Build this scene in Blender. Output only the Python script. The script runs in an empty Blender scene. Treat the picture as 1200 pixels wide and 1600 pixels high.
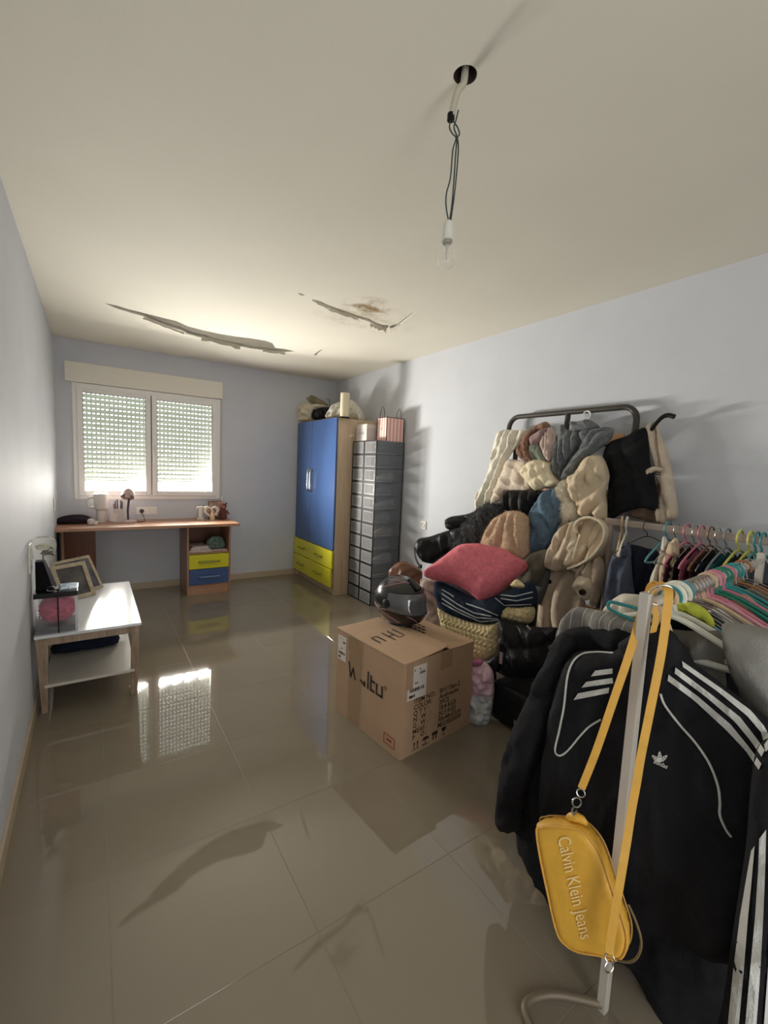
import bpy, bmesh, math, random
import numpy as np
from mathutils import Vector, Matrix
from mathutils.geometry import delaunay_2d_cdt, tessellate_polygon
from mathutils.bvhtree import BVHTree

random.seed(7)
SC = bpy.context.scene
COL = SC.collection

# ------------------------------------------------------------------ camera
FPX, YAW, PIT, ROL = 682.56, math.radians(33.795), math.radians(-5.686), math.radians(2.535)
CAMZ = 1.45
_f = Vector((math.sin(YAW) * math.cos(PIT), math.cos(YAW) * math.cos(PIT), math.sin(PIT)))
_r0 = Vector((math.cos(YAW), -math.sin(YAW), 0)); _u0 = _r0.cross(_f)
_r = math.cos(ROL) * _r0 + math.sin(ROL) * _u0
_u = -math.sin(ROL) * _r0 + math.cos(ROL) * _u0
CAMP = Vector((0, 0, CAMZ))
cam_d = bpy.data.cameras.new('camera'); cam = bpy.data.objects.new('camera', cam_d); COL.objects.link(cam)
cam_d.sensor_fit = 'HORIZONTAL'; cam_d.sensor_width = 36; cam_d.lens = 36 * FPX / 1200
cam_d.clip_start = 0.02; cam_d.clip_end = 200
cam.matrix_world = Matrix(((_r.x, _u.x, -_f.x, 0), (_r.y, _u.y, -_f.y, 0), (_r.z, _u.z, -_f.z, CAMZ), (0, 0, 0, 1)))
SC.camera = cam

# ------------------------------------------------------------------ world, light, exposure
XL, XR, YB, YF, H = -0.295, 2.77, 5.41, -1.25, 2.58
wd = bpy.data.worlds.new('daylight'); SC.world = wd; wd.use_nodes = True
_bg = wd.node_tree.nodes['Background']; _bg.inputs[0].default_value = (0.97, 0.98, 0.97, 1); _bg.inputs[1].default_value = 3.4


def area(name, loc, size, aim, power, col):
    ld = bpy.data.lights.new(name, 'AREA'); ld.shape = 'RECTANGLE'; ld.size, ld.size_y = size
    ld.energy = power; ld.color = col
    o = bpy.data.objects.new(name, ld); COL.objects.link(o); o.location = loc
    o.rotation_euler = Vector(aim).to_track_quat('-Z', 'Y').to_euler()
    return o


# sunlit terrace just outside the window, throwing daylight in and up through the gap under the shutter
for _k in range(8):
    _x = (-0.02, 0.12, 0.26, 0.40, 0.67, 0.81, 0.95, 1.09)[_k]
    area('terrace_daylight', (_x, 5.460, 1.125), (0.155, 0.115), (0.58, -1, 0.12), 5.4 if _k < 4 else 11.2, (1.0, 0.96, 0.88)).data.spread = math.radians(134)
# invented doorway behind the camera, added to let sky light in as fill
area('added_doorway_portal', (0.42, YF - 0.21, 1.03), (0.80, 2.02), (0, 1, 0), 1, (1, 1, 1)).data.cycles.is_portal = True

SC.view_settings.view_transform = 'Standard'; SC.view_settings.look = 'None'
SC.view_settings.gamma = 1; SC.view_settings.use_curve_mapping = False
SC.view_settings.exposure = 0.72
SC.cycles.max_bounces = 10; SC.cycles.diffuse_bounces = 6; SC.cycles.glossy_bounces = 4
SC.cycles.transparent_max_bounces = 24; SC.cycles.transmission_bounces = 6
SC.cycles.sample_clamp_indirect = 8.0; SC.cycles.use_denoising = True


# ------------------------------------------------------------------ picture measurements -> points in the room
def ray(px, py):
    return (px - 600) / FPX * _r - (py - 800) / FPX * _u + _f
def PX(px, py, X): d = ray(px, py); return CAMP + d * (X / d.x)
def PY(px, py, Y): d = ray(px, py); return CAMP + d * (Y / d.y)
def PZ(px, py, Z): d = ray(px, py); return CAMP + d * ((Z - CAMZ) / d.z)
def PV(px, py, x0, y0): d = ray(px, py); return CAMP + d * ((x0 * x0 + y0 * y0) / (d.x * x0 + d.y * y0))
def crop(x0, y0, s, pts): return [(x0 + x / s, y0 + y / s) for x, y in pts]


# ------------------------------------------------------------------ materials
def lin(c): return tuple(((v / 255 / 12.92) if v / 255 <= .04045 else ((v / 255 + .055) / 1.055) ** 2.4) for v in c) + (1,)
MATS = {}


def mat(name, col, rough=.6, var=.0, vscale=8, bump=0.0, bscale=60, metal=0, sheen=0, spec=.5, col2=None, stretch=None, clear=0, subs=0):
    if name in MATS: return MATS[name]
    m = bpy.data.materials.new(name); m.use_nodes = True; MATS[name] = m
    nt = m.node_tree; b = nt.nodes['Principled BSDF']; N = nt.nodes.new; L = nt.links.new
    b.inputs['Base Color'].default_value = lin(col); b.inputs['Roughness'].default_value = rough
    b.inputs['Metallic'].default_value = metal; b.inputs['Specular IOR Level'].default_value = spec
    if sheen: b.inputs['Sheen Weight'].default_value = sheen; b.inputs['Sheen Tint'].default_value = lin(col)
    if clear: b.inputs['Coat Weight'].default_value = clear
    if var or bump or col2:
        tc = N('ShaderNodeTexCoord'); mp = N('ShaderNodeMapping'); L(tc.outputs['Object'], mp.inputs[0])
        if stretch: mp.inputs['Scale'].default_value = stretch
    if var or col2:
        n = N('ShaderNodeTexNoise'); n.inputs['Scale'].default_value = vscale; n.inputs['Detail'].default_value = 6
        L(mp.outputs[0], n.inputs['Vector'])
        r = N('ShaderNodeValToRGB'); c = lin(col)
        r.color_ramp.elements[0].position = .3; r.color_ramp.elements[1].position = .7
        if col2: r.color_ramp.elements[0].color = lin(col2); r.color_ramp.elements[1].color = c
        else:
            r.color_ramp.elements[0].color = tuple(x * (1 - var) for x in c[:3]) + (1,)
            r.color_ramp.elements[1].color = tuple(min(1, x * (1 + var)) for x in c[:3]) + (1,)
        L(n.outputs['Fac'], r.inputs[0]); L(r.outputs[0], b.inputs['Base Color'])
    if bump:
        n2 = N('ShaderNodeTexNoise'); n2.inputs['Scale'].default_value = bscale; n2.inputs['Detail'].default_value = 4
        L(mp.outputs[0], n2.inputs['Vector']); bp = N('ShaderNodeBump'); bp.inputs['Strength'].default_value = bump
        bp.inputs['Distance'].default_value = .01; L(n2.outputs['Fac'], bp.inputs['Height']); L(bp.outputs[0], b.inputs['Normal'])
    return m


def fabric(name, col, var=.18, vscale=14, bump=.35, bscale=220, sheen=.15, rough=.92):
    return mat('fabric_' + name, col, rough, var, vscale, bump, bscale, sheen=sheen, spec=.2)


def clear_mat(name, tint, opac, rough=.15):
    if name in MATS: return MATS[name]
    m = bpy.data.materials.new(name); m.use_nodes = True; MATS[name] = m
    nt = m.node_tree; N = nt.nodes.new; L = nt.links.new
    b = nt.nodes['Principled BSDF']; b.inputs['Base Color'].default_value = lin(tint); b.inputs['Roughness'].default_value = rough
    t = N('ShaderNodeBsdfTransparent'); mx = N('ShaderNodeMixShader'); out = nt.nodes['Material Output']
    lw = N('ShaderNodeLayerWeight'); lw.inputs[0].default_value = .15
    ma = N('ShaderNodeMath'); ma.operation = 'MULTIPLY_ADD'; ma.inputs[1].default_value = .5; ma.inputs[2].default_value = opac; ma.use_clamp = True
    L(lw.outputs['Fresnel'], ma.inputs[0]); L(ma.outputs[0], mx.inputs[0])
    L(t.outputs[0], mx.inputs[1]); L(b.outputs[0], mx.inputs[2]); L(mx.outputs[0], out.inputs[0])
    return m


def wood(name, col, col2, axis='z', rough=.45):
    st = {'x': (1.5, 22, 22), 'y': (22, 1.5, 22), 'z': (22, 22, 1.5)}[axis]
    return mat('wood_' + name, col, rough, col2=col2, vscale=2.2, stretch=st, bump=.05, bscale=6)


# ------------------------------------------------------------------ object bookkeeping
BASE = {}
def tag(o, label=None, cat=None, group=None, kind=None):
    if label: o['label'] = label
    if cat: o['category'] = cat
    if group: o['group'] = group
    if kind: o['kind'] = kind
    return o
def thing(name, label, cat, loc, group=None, kind=None):
    o = bpy.data.objects.new(name, None); COL.objects.link(o); o.location = loc; o.empty_display_size = .05
    BASE[o.name] = Vector(loc)
    return tag(o, label, cat, group, kind)
def link_mesh(name, me, m, parent=None):
    """me is in room coordinates; re-centre it on its thing's base (or its own base)"""
    if parent is not None: base = BASE[parent.name]
    else:
        co = np.empty(len(me.vertices) * 3); me.vertices.foreach_get('co', co); co = co.reshape(-1, 3)
        base = Vector(((co[:, 0].min() + co[:, 0].max()) / 2, (co[:, 1].min() + co[:, 1].max()) / 2, co[:, 2].min()))
    me.transform(Matrix.Translation(-base))
    for mm in (m if isinstance(m, (list, tuple)) else [m]): me.materials.append(mm)
    o = bpy.data.objects.new(name, me); COL.objects.link(o)
    if parent is not None: o.parent = parent
    else: o.location = base
    BASE[o.name] = base
    return o


class B:
    """collects shapes in one bmesh"""
    def __init__(s): s.bm = bmesh.new()
    def box(s, lo, hi, bev=0, rot=None, piv=None, seg=2):
        lo, hi = Vector(lo), Vector(hi); c = (lo + hi) / 2; d = hi - lo
        r = bmesh.ops.create_cube(s.bm, size=1); vs = r['verts']
        for v in vs: v.co = Vector((v.co.x * d.x, v.co.y * d.y, v.co.z * d.z)) + c
        if bev > 0:
            es = list({e for v in vs for e in v.link_edges})
            g = bmesh.ops.bevel(s.bm, geom=es, offset=min(bev, min(abs(d.x), abs(d.y), abs(d.z)) * .49), segments=seg, affect='EDGES', profile=.5)
            vs = list({v for f in g['faces'] for v in f.verts} | {v for v in vs if v.is_valid})
        if rot is not None:
            p = Vector(piv) if piv is not None else c
            for v in vs: v.co = rot @ (v.co - p) + p
        return s
    def tube(s, pts, r, n=8, closed=False, flat=None):
        pts = [Vector(p) for p in pts]; m = len(pts); rr = r if isinstance(r, (list, tuple)) else [r] * m
        T = []
        for i in range(m):
            a = pts[(i - 1) % m] if (closed or i > 0) else pts[i]; b = pts[(i + 1) % m] if (closed or i < m - 1) else pts[i]
            t = (b - a); T.append(t.normalized() if t.length > 1e-9 else Vector((0, 0, 1)))
        up = Vector((0, 0, 1)) if abs(T[0].z) < .9 else Vector((1, 0, 0))
        if flat is not None: up = Vector(flat)
        rings = []
        for i in range(m):
            x = up - T[i] * up.dot(T[i])
            if x.length < 1e-6: x = T[i].orthogonal()
            x.normalize(); y = T[i].cross(x)
            if flat is None: up = x
            rings.append([s.bm.verts.new(pts[i] + rr[i] * (math.cos(2 * math.pi * k / n) * x + math.sin(2 * math.pi * k / n) * y)) for k in range(n)])
        for i in range(m if closed else m - 1):
            a, b = rings[i], rings[(i + 1) % m]
            for k in range(n): s.bm.faces.new((a[k], a[(k + 1) % n], b[(k + 1) % n], b[k]))
        if not closed: s.bm.faces.new(rings[0][::-1]); s.bm.faces.new(rings[-1])
        return s
    def ribbon(s, pts, wdir, width, thick):
        """flat strap: rectangular section; wdir a vector or list of vectors"""
        pts = [Vector(p) for p in pts]; m = len(pts); rings = []
        for i in range(m):
            t = (pts[min(i + 1, m - 1)] - pts[max(i - 1, 0)]).normalized()
            wv = Vector(wdir[i] if isinstance(wdir, list) else wdir); wv = (wv - t * wv.dot(t)).normalized(); nv = t.cross(wv)
            ww = width[i] if isinstance(width, (list, tuple)) else width
            rings.append([s.bm.verts.new(pts[i] + a * wv * ww / 2 + b * nv * thick / 2) for a, b in ((-1, -1), (1, -1), (1, 1), (-1, 1))])
        for a, b in zip(rings, rings[1:]):
            for k in range(4): s.bm.faces.new((a[k], a[(k + 1) % 4], b[(k + 1) % 4], b[k]))
        s.bm.faces.new(rings[0][::-1]); s.bm.faces.new(rings[-1])
        return s
    def lathe(s, prof, c=(0, 0, 0), n=24, axis='z', rot=None):
        c = Vector(c); rings = []
        def pt(r, h, a):
            v = Vector((r * math.cos(a), r * math.sin(a), h))
            if axis == 'x': v = Vector((h, v.x, v.y))
            if axis == 'y': v = Vector((v.x, h, v.y))
            return c + (rot @ v if rot is not None else v)
        for r, h in prof:
            rings.append([s.bm.verts.new(pt(max(r, 1e-5), h, 2 * math.pi * k / n)) for k in range(n)])
        for a, b in zip(rings, rings[1:]):
            for k in range(n): s.bm.faces.new((a[k], a[(k + 1) % n], b[(k + 1) % n], b[k]))
        return s
    def prism(s, poly, vec):
        """poly: planar 3D points, extruded by vec"""
        vec = Vector(vec); a = [s.bm.verts.new(Vector(p)) for p in poly]; b = [s.bm.verts.new(Vector(p) + vec) for p in poly]
        s.bm.faces.new(a[::-1]); s.bm.faces.new(b); n = len(a)
        for k in range(n): s.bm.faces.new((a[k], a[(k + 1) % n], b[(k + 1) % n], b[k]))
        return s
    def grid(s, fn, nu, nv, closeu=False):
        vs = [[s.bm.verts.new(fn(i / (nu if closeu else nu - 1), j / (nv - 1))) for i in range(nu)] for j in range(nv)]
        for j in range(nv - 1):
            for i in range(nu if closeu else nu - 1): s.bm.faces.new((vs[j][i], vs[j][(i + 1) % nu], vs[j + 1][(i + 1) % nu], vs[j + 1][i]))
        return s
    def build(s, name, m, parent=None, smooth=False, sharp=40):
        bmesh.ops.recalc_face_normals(s.bm, faces=s.bm.faces)
        me = bpy.data.meshes.new(name); s.bm.to_mesh(me); s.bm.free()
        if smooth:
            me.polygons.foreach_set('use_smooth', [True] * len(me.polygons))
            me.set_sharp_from_angle(angle=math.radians(sharp))
        return link_mesh(name, me, m, parent)


def rz(a): return Matrix.Rotation(math.radians(a), 3, 'Z')
def smooth_path(pts, k=6, closed=False):
    pts = [Vector(p) for p in pts]; n = len(pts); out = []
    for i in range(n if closed else n - 1):
        if closed: p0, p1, p2, p3 = pts[(i - 1) % n], pts[i], pts[(i + 1) % n], pts[(i + 2) % n]
        else: p0, p1, p2, p3 = pts[max(i - 1, 0)], pts[i], pts[i + 1], pts[min(i + 2, n - 1)]
        for j in range(k):
            t = j / k
            out.append(.5 * ((2 * p1) + (p2 - p0) * t + (2 * p0 - 5 * p1 + 4 * p2 - p3) * t * t + (3 * p1 - p0 - 3 * p2 + p3) * t ** 3))
    if not closed: out.append(pts[-1])
    return out


# ------------------------------------------------------------------ soft goods: an outline with real depth, filled and folded
def snoise(u, v, scale, seed):
    rs = np.random.RandomState(seed); s = 0
    for k in range(7):
        a = rs.rand() * 6.283; f = scale * (0.6 + 1.1 * rs.rand()); s = s + np.sin((u * math.cos(a) + v * math.sin(a)) * f + rs.rand() * 6.283)
    return s / 2.6


SURF = {}


def puff(name, outline, p0, n, m, T=.03, back=.02, R=None, res=.012, folds=(), lump=(0, 8), bend=(0, 0), seed=1, weave=None,
         parent=None, smooth_outline=True, wr=None, quilt=None, extra=None, pxo=True):
    """soft closed solid: outline (picture points on the plane p0,n, or 3D points) swollen by T to the front and back behind"""
    n = Vector(n).normalized(); p0 = Vector(p0); v = (Vector((0, 0, 1)) - n * n.z)
    v = v.normalized() if v.length > .05 else Vector((0, 1, 0)); u = v.cross(n)
    P3 = []
    for q in outline:
        if pxo: d = ray(*q); P3.append(CAMP + d * ((p0 - CAMP).dot(n) / d.dot(n)))
        else: P3.append(Vector(q))
    uv = [((p - p0).dot(u), (p - p0).dot(v)) for p in P3]
    if smooth_outline: sp = smooth_path([(a, b, 0) for a, b in uv], 8, True)
    else:
        sp = []
        for i in range(len(uv)):
            a, b = Vector((*uv[i], 0)), Vector((*uv[(i + 1) % len(uv)], 0))
            for t in range(6): sp.append(a.lerp(b, t / 6))
    # even spacing
    pts = [Vector((p.x, p.y)) for p in sp]; ring = []; acc = 0; last = pts[0]; ring.append(last)
    for p in pts[1:] + [pts[0]]:
        while (p - last).length >= res: last = last + (p - last).normalized() * res; ring.append(last.copy())
    if (ring[-1] - ring[0]).length < res * .6: ring.pop()
    ra = np.array([[p.x, p.y] for p in ring]); lo, hi = ra.min(0), ra.max(0)
    rs = np.random.RandomState(seed)
    gx, gy = np.meshgrid(np.arange(lo[0], hi[0], res), np.arange(lo[1], hi[1], res))
    g = np.stack([gx.ravel(), gy.ravel()], 1) + (rs.rand(gx.size, 2) - .5) * res * .25
    # inside test and distance to the outline
    x, y = g[:, 0], g[:, 1]; ins = np.zeros(len(g), bool); a = ra; b = np.roll(ra, -1, 0)
    for (x1, y1), (x2, y2) in zip(a, b):
        c = (y1 > y) != (y2 > y)
        if c.any(): ins ^= c & (x < (x2 - x1) * (y - y1) / ((y2 - y1) if y2 != y1 else 1e-12) + x1)
    g = g[ins]
    def dist(q):
        d = np.full(len(q), 9.)
        for i in range(0, len(a)): d = np.minimum(d, (q[:, 0] - a[i, 0]) ** 2 + (q[:, 1] - a[i, 1]) ** 2)
        return np.sqrt(d)
    g = g[dist(g) > res * .6]; allp = np.vstack([ra, g])
    nb = len(ra)
    res_cdt = delaunay_2d_cdt([Vector(q) for q in allp.tolist()], [(i, (i + 1) % nb) for i in range(nb)], [], 1, 1e-6)
    V2 = np.array([[q.x, q.y] for q in res_cdt[0]]); tris = res_cdt[2]
    edge_cnt = {}
    for t in tris:
        for i in range(len(t)):
            e = (t[i], t[(i + 1) % len(t)]); k = (min(e), max(e)); edge_cnt[k] = edge_cnt.get(k, 0) + 1
    bset = {i for e, c in edge_cnt.items() if c == 1 for i in e}
    D = dist(V2)
    for i in bset: D[i] = 0
    soft = R is None
    if R is None: R = max(min(D.max() * .7, .026), 1e-4)
    s = np.clip(D / R, 0, 1); dome = np.sqrt(np.clip(1 - (1 - s) ** 2, 0, 1))
    if soft: dome = .38 * np.sqrt(np.clip(1 - (1 - np.clip(D / .012, 0, 1)) ** 2, 0, 1)) + .62 * np.sin(np.clip(D / max(D.max() * .9, 1e-4), 0, 1) * math.pi / 2)
    U, W = V2[:, 0], V2[:, 1]; h = dome * T
    if lump[0]: h = h + dome * lump[0] * snoise(U, W, lump[1] * 6.283, seed)
    for k, fo in enumerate(folds):
        if fo[0] == 'fan':
            _, pu, pw, cnt, amp = fo
            q = Vector((pu, pw)) if not pxo else None
            if pxo: d = ray(pu, pw); p = CAMP + d * ((p0 - CAMP).dot(n) / d.dot(n)); q = Vector(((p - p0).dot(u), (p - p0).dot(v)))
            ang = np.arctan2(U - q.x, -(W - q.y)); rad = np.hypot(U - q.x, W - q.y)
            ph = ang * cnt + .7 * snoise(U, W, 12, seed + k); h = h + dome * amp * np.clip(rad / .15, .15, 1.3) * (np.abs(np.sin(ph)) * 1.6 - 1)
        else:
            ang, wl, amp = fo[:3]; wa = fo[3] if len(fo) > 3 else 1.0; A = math.radians(ang)
            ph = (U * math.cos(A) + W * math.sin(A)) / wl * math.pi + wa * snoise(U, W, 1.3 / wl, seed + 11 * k)
            h = h + np.minimum(1, .25 + s) * (dome > 0) * 1.35 * amp * (np.abs(np.sin(ph)) * 1.6 - 1) * (.65 + .35 * snoise(U, W, .8 / wl, seed + 5 + k))
    if wr is None and T < .2 and not weave: wr = (folds[0][0] if folds and folds[0][0] != 'fan' else 0, .055, .010)
    if wr:
        A = math.radians(wr[0]); a_ = U * math.cos(A) + W * math.sin(A); c_ = (-U * math.sin(A) + W * math.cos(A)) * .38
        for kk, (sc_, am_) in enumerate(((1, 1.15), (2.3, .55), (4.6, .22))):
            rn = 1 - np.abs(np.tanh(1.3 * snoise(a_, c_, 1.6 * sc_ / wr[1], seed + 31 + kk)))
            h = h + np.minimum(1, s * 3) * wr[2] * am_ * (rn ** 2.5 - .25)
    if quilt:
        q1, q2, amp, A = quilt; A = math.radians(A)
        qa = np.abs(np.sin((U * math.cos(A) + W * math.sin(A)) / q1 * math.pi + .3 * snoise(U, W, 14, seed)))
        qb = np.abs(np.sin((-U * math.sin(A) + W * math.cos(A)) / q2 * math.pi + .3 * snoise(U, W, 14, seed + 3))) if q2 else 1
        h = h + dome * amp * np.sqrt(qa * qb)
    if weave:
        wl, amp = weave
        row = np.floor(W / wl); sg = np.where(row % 2 == 0, 1, -1)
        h = h + np.minimum(1, s * 6) * amp * (np.abs(np.sin((U * 1.0 + sg * (W - row * wl) * .8) / wl * math.pi)) * np.sqrt(np.abs(np.sin(W / wl * math.pi))))
    off = bend[0] * (U - U.mean()) ** 2 + bend[1] * (W - W.mean()) ** 2
    if extra is not None: off = off + extra(U, W)
    N = len(V2); P0 = np.array(p0); uu, vv, nn = np.array(u), np.array(v), np.array(n)
    base = P0 + np.outer(U, uu) + np.outer(W, vv)
    front = base + np.outer(h + off, nn); bk = base + np.outer(-dome * back + off, nn)
    bidx = {}; verts = front.tolist()
    for i in range(N):
        if i in bset: bidx[i] = i
        else: bidx[i] = len(verts); verts.append(bk[i].tolist())
    faces = [tuple(t) for t in tris] + [tuple(bidx[i] for i in reversed(t)) for t in tris]
    me = bpy.data.meshes.new(name); me.from_pydata(verts, [], faces); me.validate()
    bm = bmesh.new(); bm.from_mesh(me); bmesh.ops.recalc_face_normals(bm, faces=bm.faces); bm.to_mesh(me); bm.free()
    me.polygons.foreach_set('use_smooth', [True] * len(me.polygons))
    bvh = BVHTree.FromPolygons([Vector(q) for q in front.tolist()], [tuple(t) for t in tris])
    o = link_mesh(name, me, m, parent)
    SURF[o.name] = bvh
    return o


def hit(o, px, py, eps=.003):
    bvhs = o if isinstance(o, (list, tuple)) else [o]; best = None; d = ray(px, py).normalized()
    for q in bvhs:
        loc, no, _, dist = SURF[q.name].ray_cast(CAMP, d)
        if loc is not None and (best is None or dist < best[1]): best = (loc, dist)
    return None if best is None else best[0] - d * eps


def decal(name, o, left, right, m, parent, k=14, kw=4, eps=.003, thick=.0015):
    """strip of fabric sewn on a surface, between two picture polylines"""
    def samp(pl, t):
        L = [0]
        for a, b in zip(pl, pl[1:]): L.append(L[-1] + math.dist(a, b))
        x = t * L[-1]
        for i in range(len(pl) - 1):
            if x <= L[i + 1] + 1e-9:
                w = (x - L[i]) / max(L[i + 1] - L[i], 1e-9); return (pl[i][0] + (pl[i + 1][0] - pl[i][0]) * w, pl[i][1] + (pl[i + 1][1] - pl[i][1]) * w)
        return pl[-1]
    b = B(); G = []; last = None
    for j in range(k + 1):
        l, r = samp(left, j / k), samp(right, j / k); row = []
        for i in range(kw + 1):
            w = i / kw; p = hit(o, l[0] + (r[0] - l[0]) * w, l[1] + (r[1] - l[1]) * w, eps)
            if p is None: p = last
            last = p if p is not None else last
            row.append(b.bm.verts.new(p) if p is not None else None)
        G.append(row)
    for j in range(k):
        for i in range(kw):
            q = (G[j][i], G[j][i + 1], G[j + 1][i + 1], G[j + 1][i])
            if all(q): b.bm.faces.new(q)
    g = bmesh.ops.extrude_face_region(b.bm, geom=list(b.bm.faces))
    for vtx in [e for e in g['geom'] if isinstance(e, bmesh.types.BMVert)]:
        vtx.co += (CAMP - vtx.co).normalized() * thick
    return b.build(name, m, parent)


def fur(o, m, count, length, width, seed=1, name='fur', droop=.4):
    """short tapered hairs standing on a soft solid; one part, uncountable"""
    me = o.data; rs = np.random.RandomState(seed); nv = len(me.polygons)
    ar = np.empty(nv); me.polygons.foreach_get('area', ar); cs = np.cumsum(ar); idx = np.searchsorted(cs, rs.rand(count) * cs[-1])
    vs, fs = [], []; base = BASE[o.name]
    for q in idx:
        p = me.polygons[min(int(q), nv - 1)]; vv = [me.vertices[i].co for i in p.vertices[:3]]; w = rs.dirichlet((1, 1, 1))
        c = vv[0] * w[0] + vv[1] * w[1] + vv[2] * w[2] + base; nn = p.normal
        d = (nn + Vector(((rs.rand() - .5) * 1.1, (rs.rand() - .5) * 1.1, (rs.rand() - .5) * .8 - droop))).normalized()
        s_ = d.cross(Vector(rs.rand(3) - .5)).normalized() * width; L = length * (.6 + .7 * rs.rand()); i = len(vs)
        bend = Vector((0, 0, -droop * L * .5))
        vs += [c - s_, c + s_, c + d * L * .6 + s_ * .6, c + d * L * .6 - s_ * .6, c + d * L + bend]
        fs += [(i, i + 1, i + 2, i + 3), (i + 3, i + 2, i + 4)]
    me2 = bpy.data.meshes.new(name); me2.from_pydata([tuple(q) for q in vs], [], fs)
    top = o if o.parent is None else o
    f = link_mesh(name, me2, m, top); f['kind'] = 'stuff'
    return f


# ------------------------------------------------------------------ lettering
def text_geo(s, size=1.0, font_bold=0.0, align='LEFT', space=1.0):
    cu = bpy.data.curves.new('txt', 'FONT'); cu.body = s; cu.size = size; cu.align_x = align; cu.resolution_u = 3
    cu.offset = font_bold; cu.space_character = space
    ob = bpy.data.objects.new('txt', cu); COL.objects.link(ob)
    bpy.context.view_layer.update(); dg = bpy.context.evaluated_depsgraph_get()
    me = bpy.data.meshes.new_from_object(ob.evaluated_get(dg)); bpy.data.objects.remove(ob)
    V = [(q.co.x, q.co.y) for q in me.vertices]; Fc = [tuple(p.vertices) for p in me.polygons]
    bpy.data.meshes.remove(me); return V, Fc
def text_on(name, s, origin, ax, ay, size, m, parent, bold=0, align='LEFT', lift=.0008, space=1.0):
    V, Fc = text_geo(s, size, bold, align, space); ax, ay = Vector(ax).normalized(), Vector(ay).normalized(); nn = ax.cross(ay)
    me = bpy.data.meshes.new(name); me.from_pydata([tuple(Vector(origin) + ax * x + ay * y + nn * lift) for x, y in V], [], Fc)
    return link_mesh(name, me, m, parent)

# ================================================================== THE ROOM
M_wall = mat('wall_paint', (204, 207, 213), .7, var=.03, vscale=3, bump=.06, bscale=90, spec=.16)
M_ceil_under = mat('bare_plaster', (118, 112, 98), .95, var=.12, vscale=9, bump=.4, bscale=60)
M_base = mat('baseboard_tile', (188, 172, 148), .3, var=.05)
M_grout = mat('grout', (136, 126, 108), .5)
M_tile = mat('porcelain_tile', (134, 124, 107), .04, var=.04, vscale=2.5, spec=.6, clear=.2)
M_white = mat('white_pvc', (226, 222, 212), .35)
M_black = mat('black_plastic', (14, 14, 15), .5, spec=.25)
M_whitepl = mat('white_plastic', (232, 230, 222), .35)

# ceiling paint with water stains
M_ceil = mat('ceiling_paint', (224, 219, 204), .8, var=.02, vscale=2, bump=.05, bscale=70)
def add_stains(m, spots):
    nt = m.node_tree; b = nt.nodes['Principled BSDF']; N = nt.nodes.new; L = nt.links.new
    src = b.inputs['Base Color'].links[0].from_socket; geo = N('ShaderNodeNewGeometry')
    for (c, rad, col, st) in spots:
        sub = N('ShaderNodeVectorMath'); sub.operation = 'SUBTRACT'; sub.inputs[1].default_value = c; L(geo.outputs['Position'], sub.inputs[0])
        ln = N('ShaderNodeVectorMath'); ln.operation = 'LENGTH'; L(sub.outputs[0], ln.inputs[0])
        nz = N('ShaderNodeTexNoise'); nz.inputs['Scale'].default_value = 9; nz.inputs['Detail'].default_value = 8; nz.inputs['Roughness'].default_value = .7
        L(geo.outputs['Position'], nz.inputs['Vector'])
        mr = N('ShaderNodeMapRange'); mr.inputs[1].default_value = 0; mr.inputs[2].default_value = rad; mr.inputs[3].default_value = 1; mr.inputs[4].default_value = 0
        L(ln.outputs['Value'], mr.inputs[0])
        mu = N('ShaderNodeMath'); mu.operation = 'MULTIPLY'; L(mr.outputs[0], mu.inputs[0])
        rp = N('ShaderNodeValToRGB'); rp.color_ramp.elements[0].position = .42; rp.color_ramp.elements[1].position = .72
        L(nz.outputs['Fac'], rp.inputs[0]); L(rp.outputs[0], mu.inputs[1])
        ms = N('ShaderNodeMath'); ms.operation = 'MULTIPLY'; ms.inputs[1].default_value = st; ms.use_clamp = True; L(mu.outputs[0], ms.inputs[0])
        mx = N('ShaderNodeMix'); mx.data_type = 'RGBA'; L(ms.outputs[0], mx.inputs[0]); L(src, mx.inputs[6]); mx.inputs[7].default_value = lin(col)
        src = mx.outputs[2]
    L(src, b.inputs['Base Color'])
_s1 = PZ(576, 480, H); _s2 = PZ(545, 495, H); _s3 = PZ(600, 505, H); _s4 = PZ(240, 512, H)
add_stains(M_ceil, [(_s1, .22, (136, 108, 66), 2.2), (_s2, .30, (150, 130, 92), .8), (_s3, .35, (170, 152, 112), .7), (_s4, .25, (170, 160, 130), .5)])

# floor: a grout bed and porcelain tiles
fl = tag(B().box((XL - .1, YF - .1, -.1), (XR + .1, YB + .3, -.0006)).build('floor', M_grout), kind='structure')
TS, GX, GY = .5425, 1.103, 1.103
def tile_mesh(w, d):
    b = B(); b.box((0, 0, -.0019), (w, d, 0), bev=.0008, seg=1); bmesh.ops.recalc_face_normals(b.bm, faces=b.bm.faces)
    me = bpy.data.meshes.new('tile'); b.bm.to_mesh(me); b.bm.free(); me.materials.append(M_tile); return me
_tm = {}
for i in range(-4, 5):
    for j in range(-6, 10):
        x0, x1 = max(GX + i * TS, XL), min(GX + (i + 1) * TS, XR); y0, y1 = max(GY + j * TS, YF), min(GY + (j + 1) * TS, YB)
        if x1 - x0 < .02 or y1 - y0 < .02: continue
        k = (round(x1 - x0, 3), round(y1 - y0, 3))
        if k not in _tm: _tm[k] = tile_mesh(k[0] - .0012, k[1] - .0012)
        o = bpy.data.objects.new('tile', _tm[k]); COL.objects.link(o); o.parent = fl
        o.location = Vector((x0 + .0006, y0 + .0006, 0)) - fl.location

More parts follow.
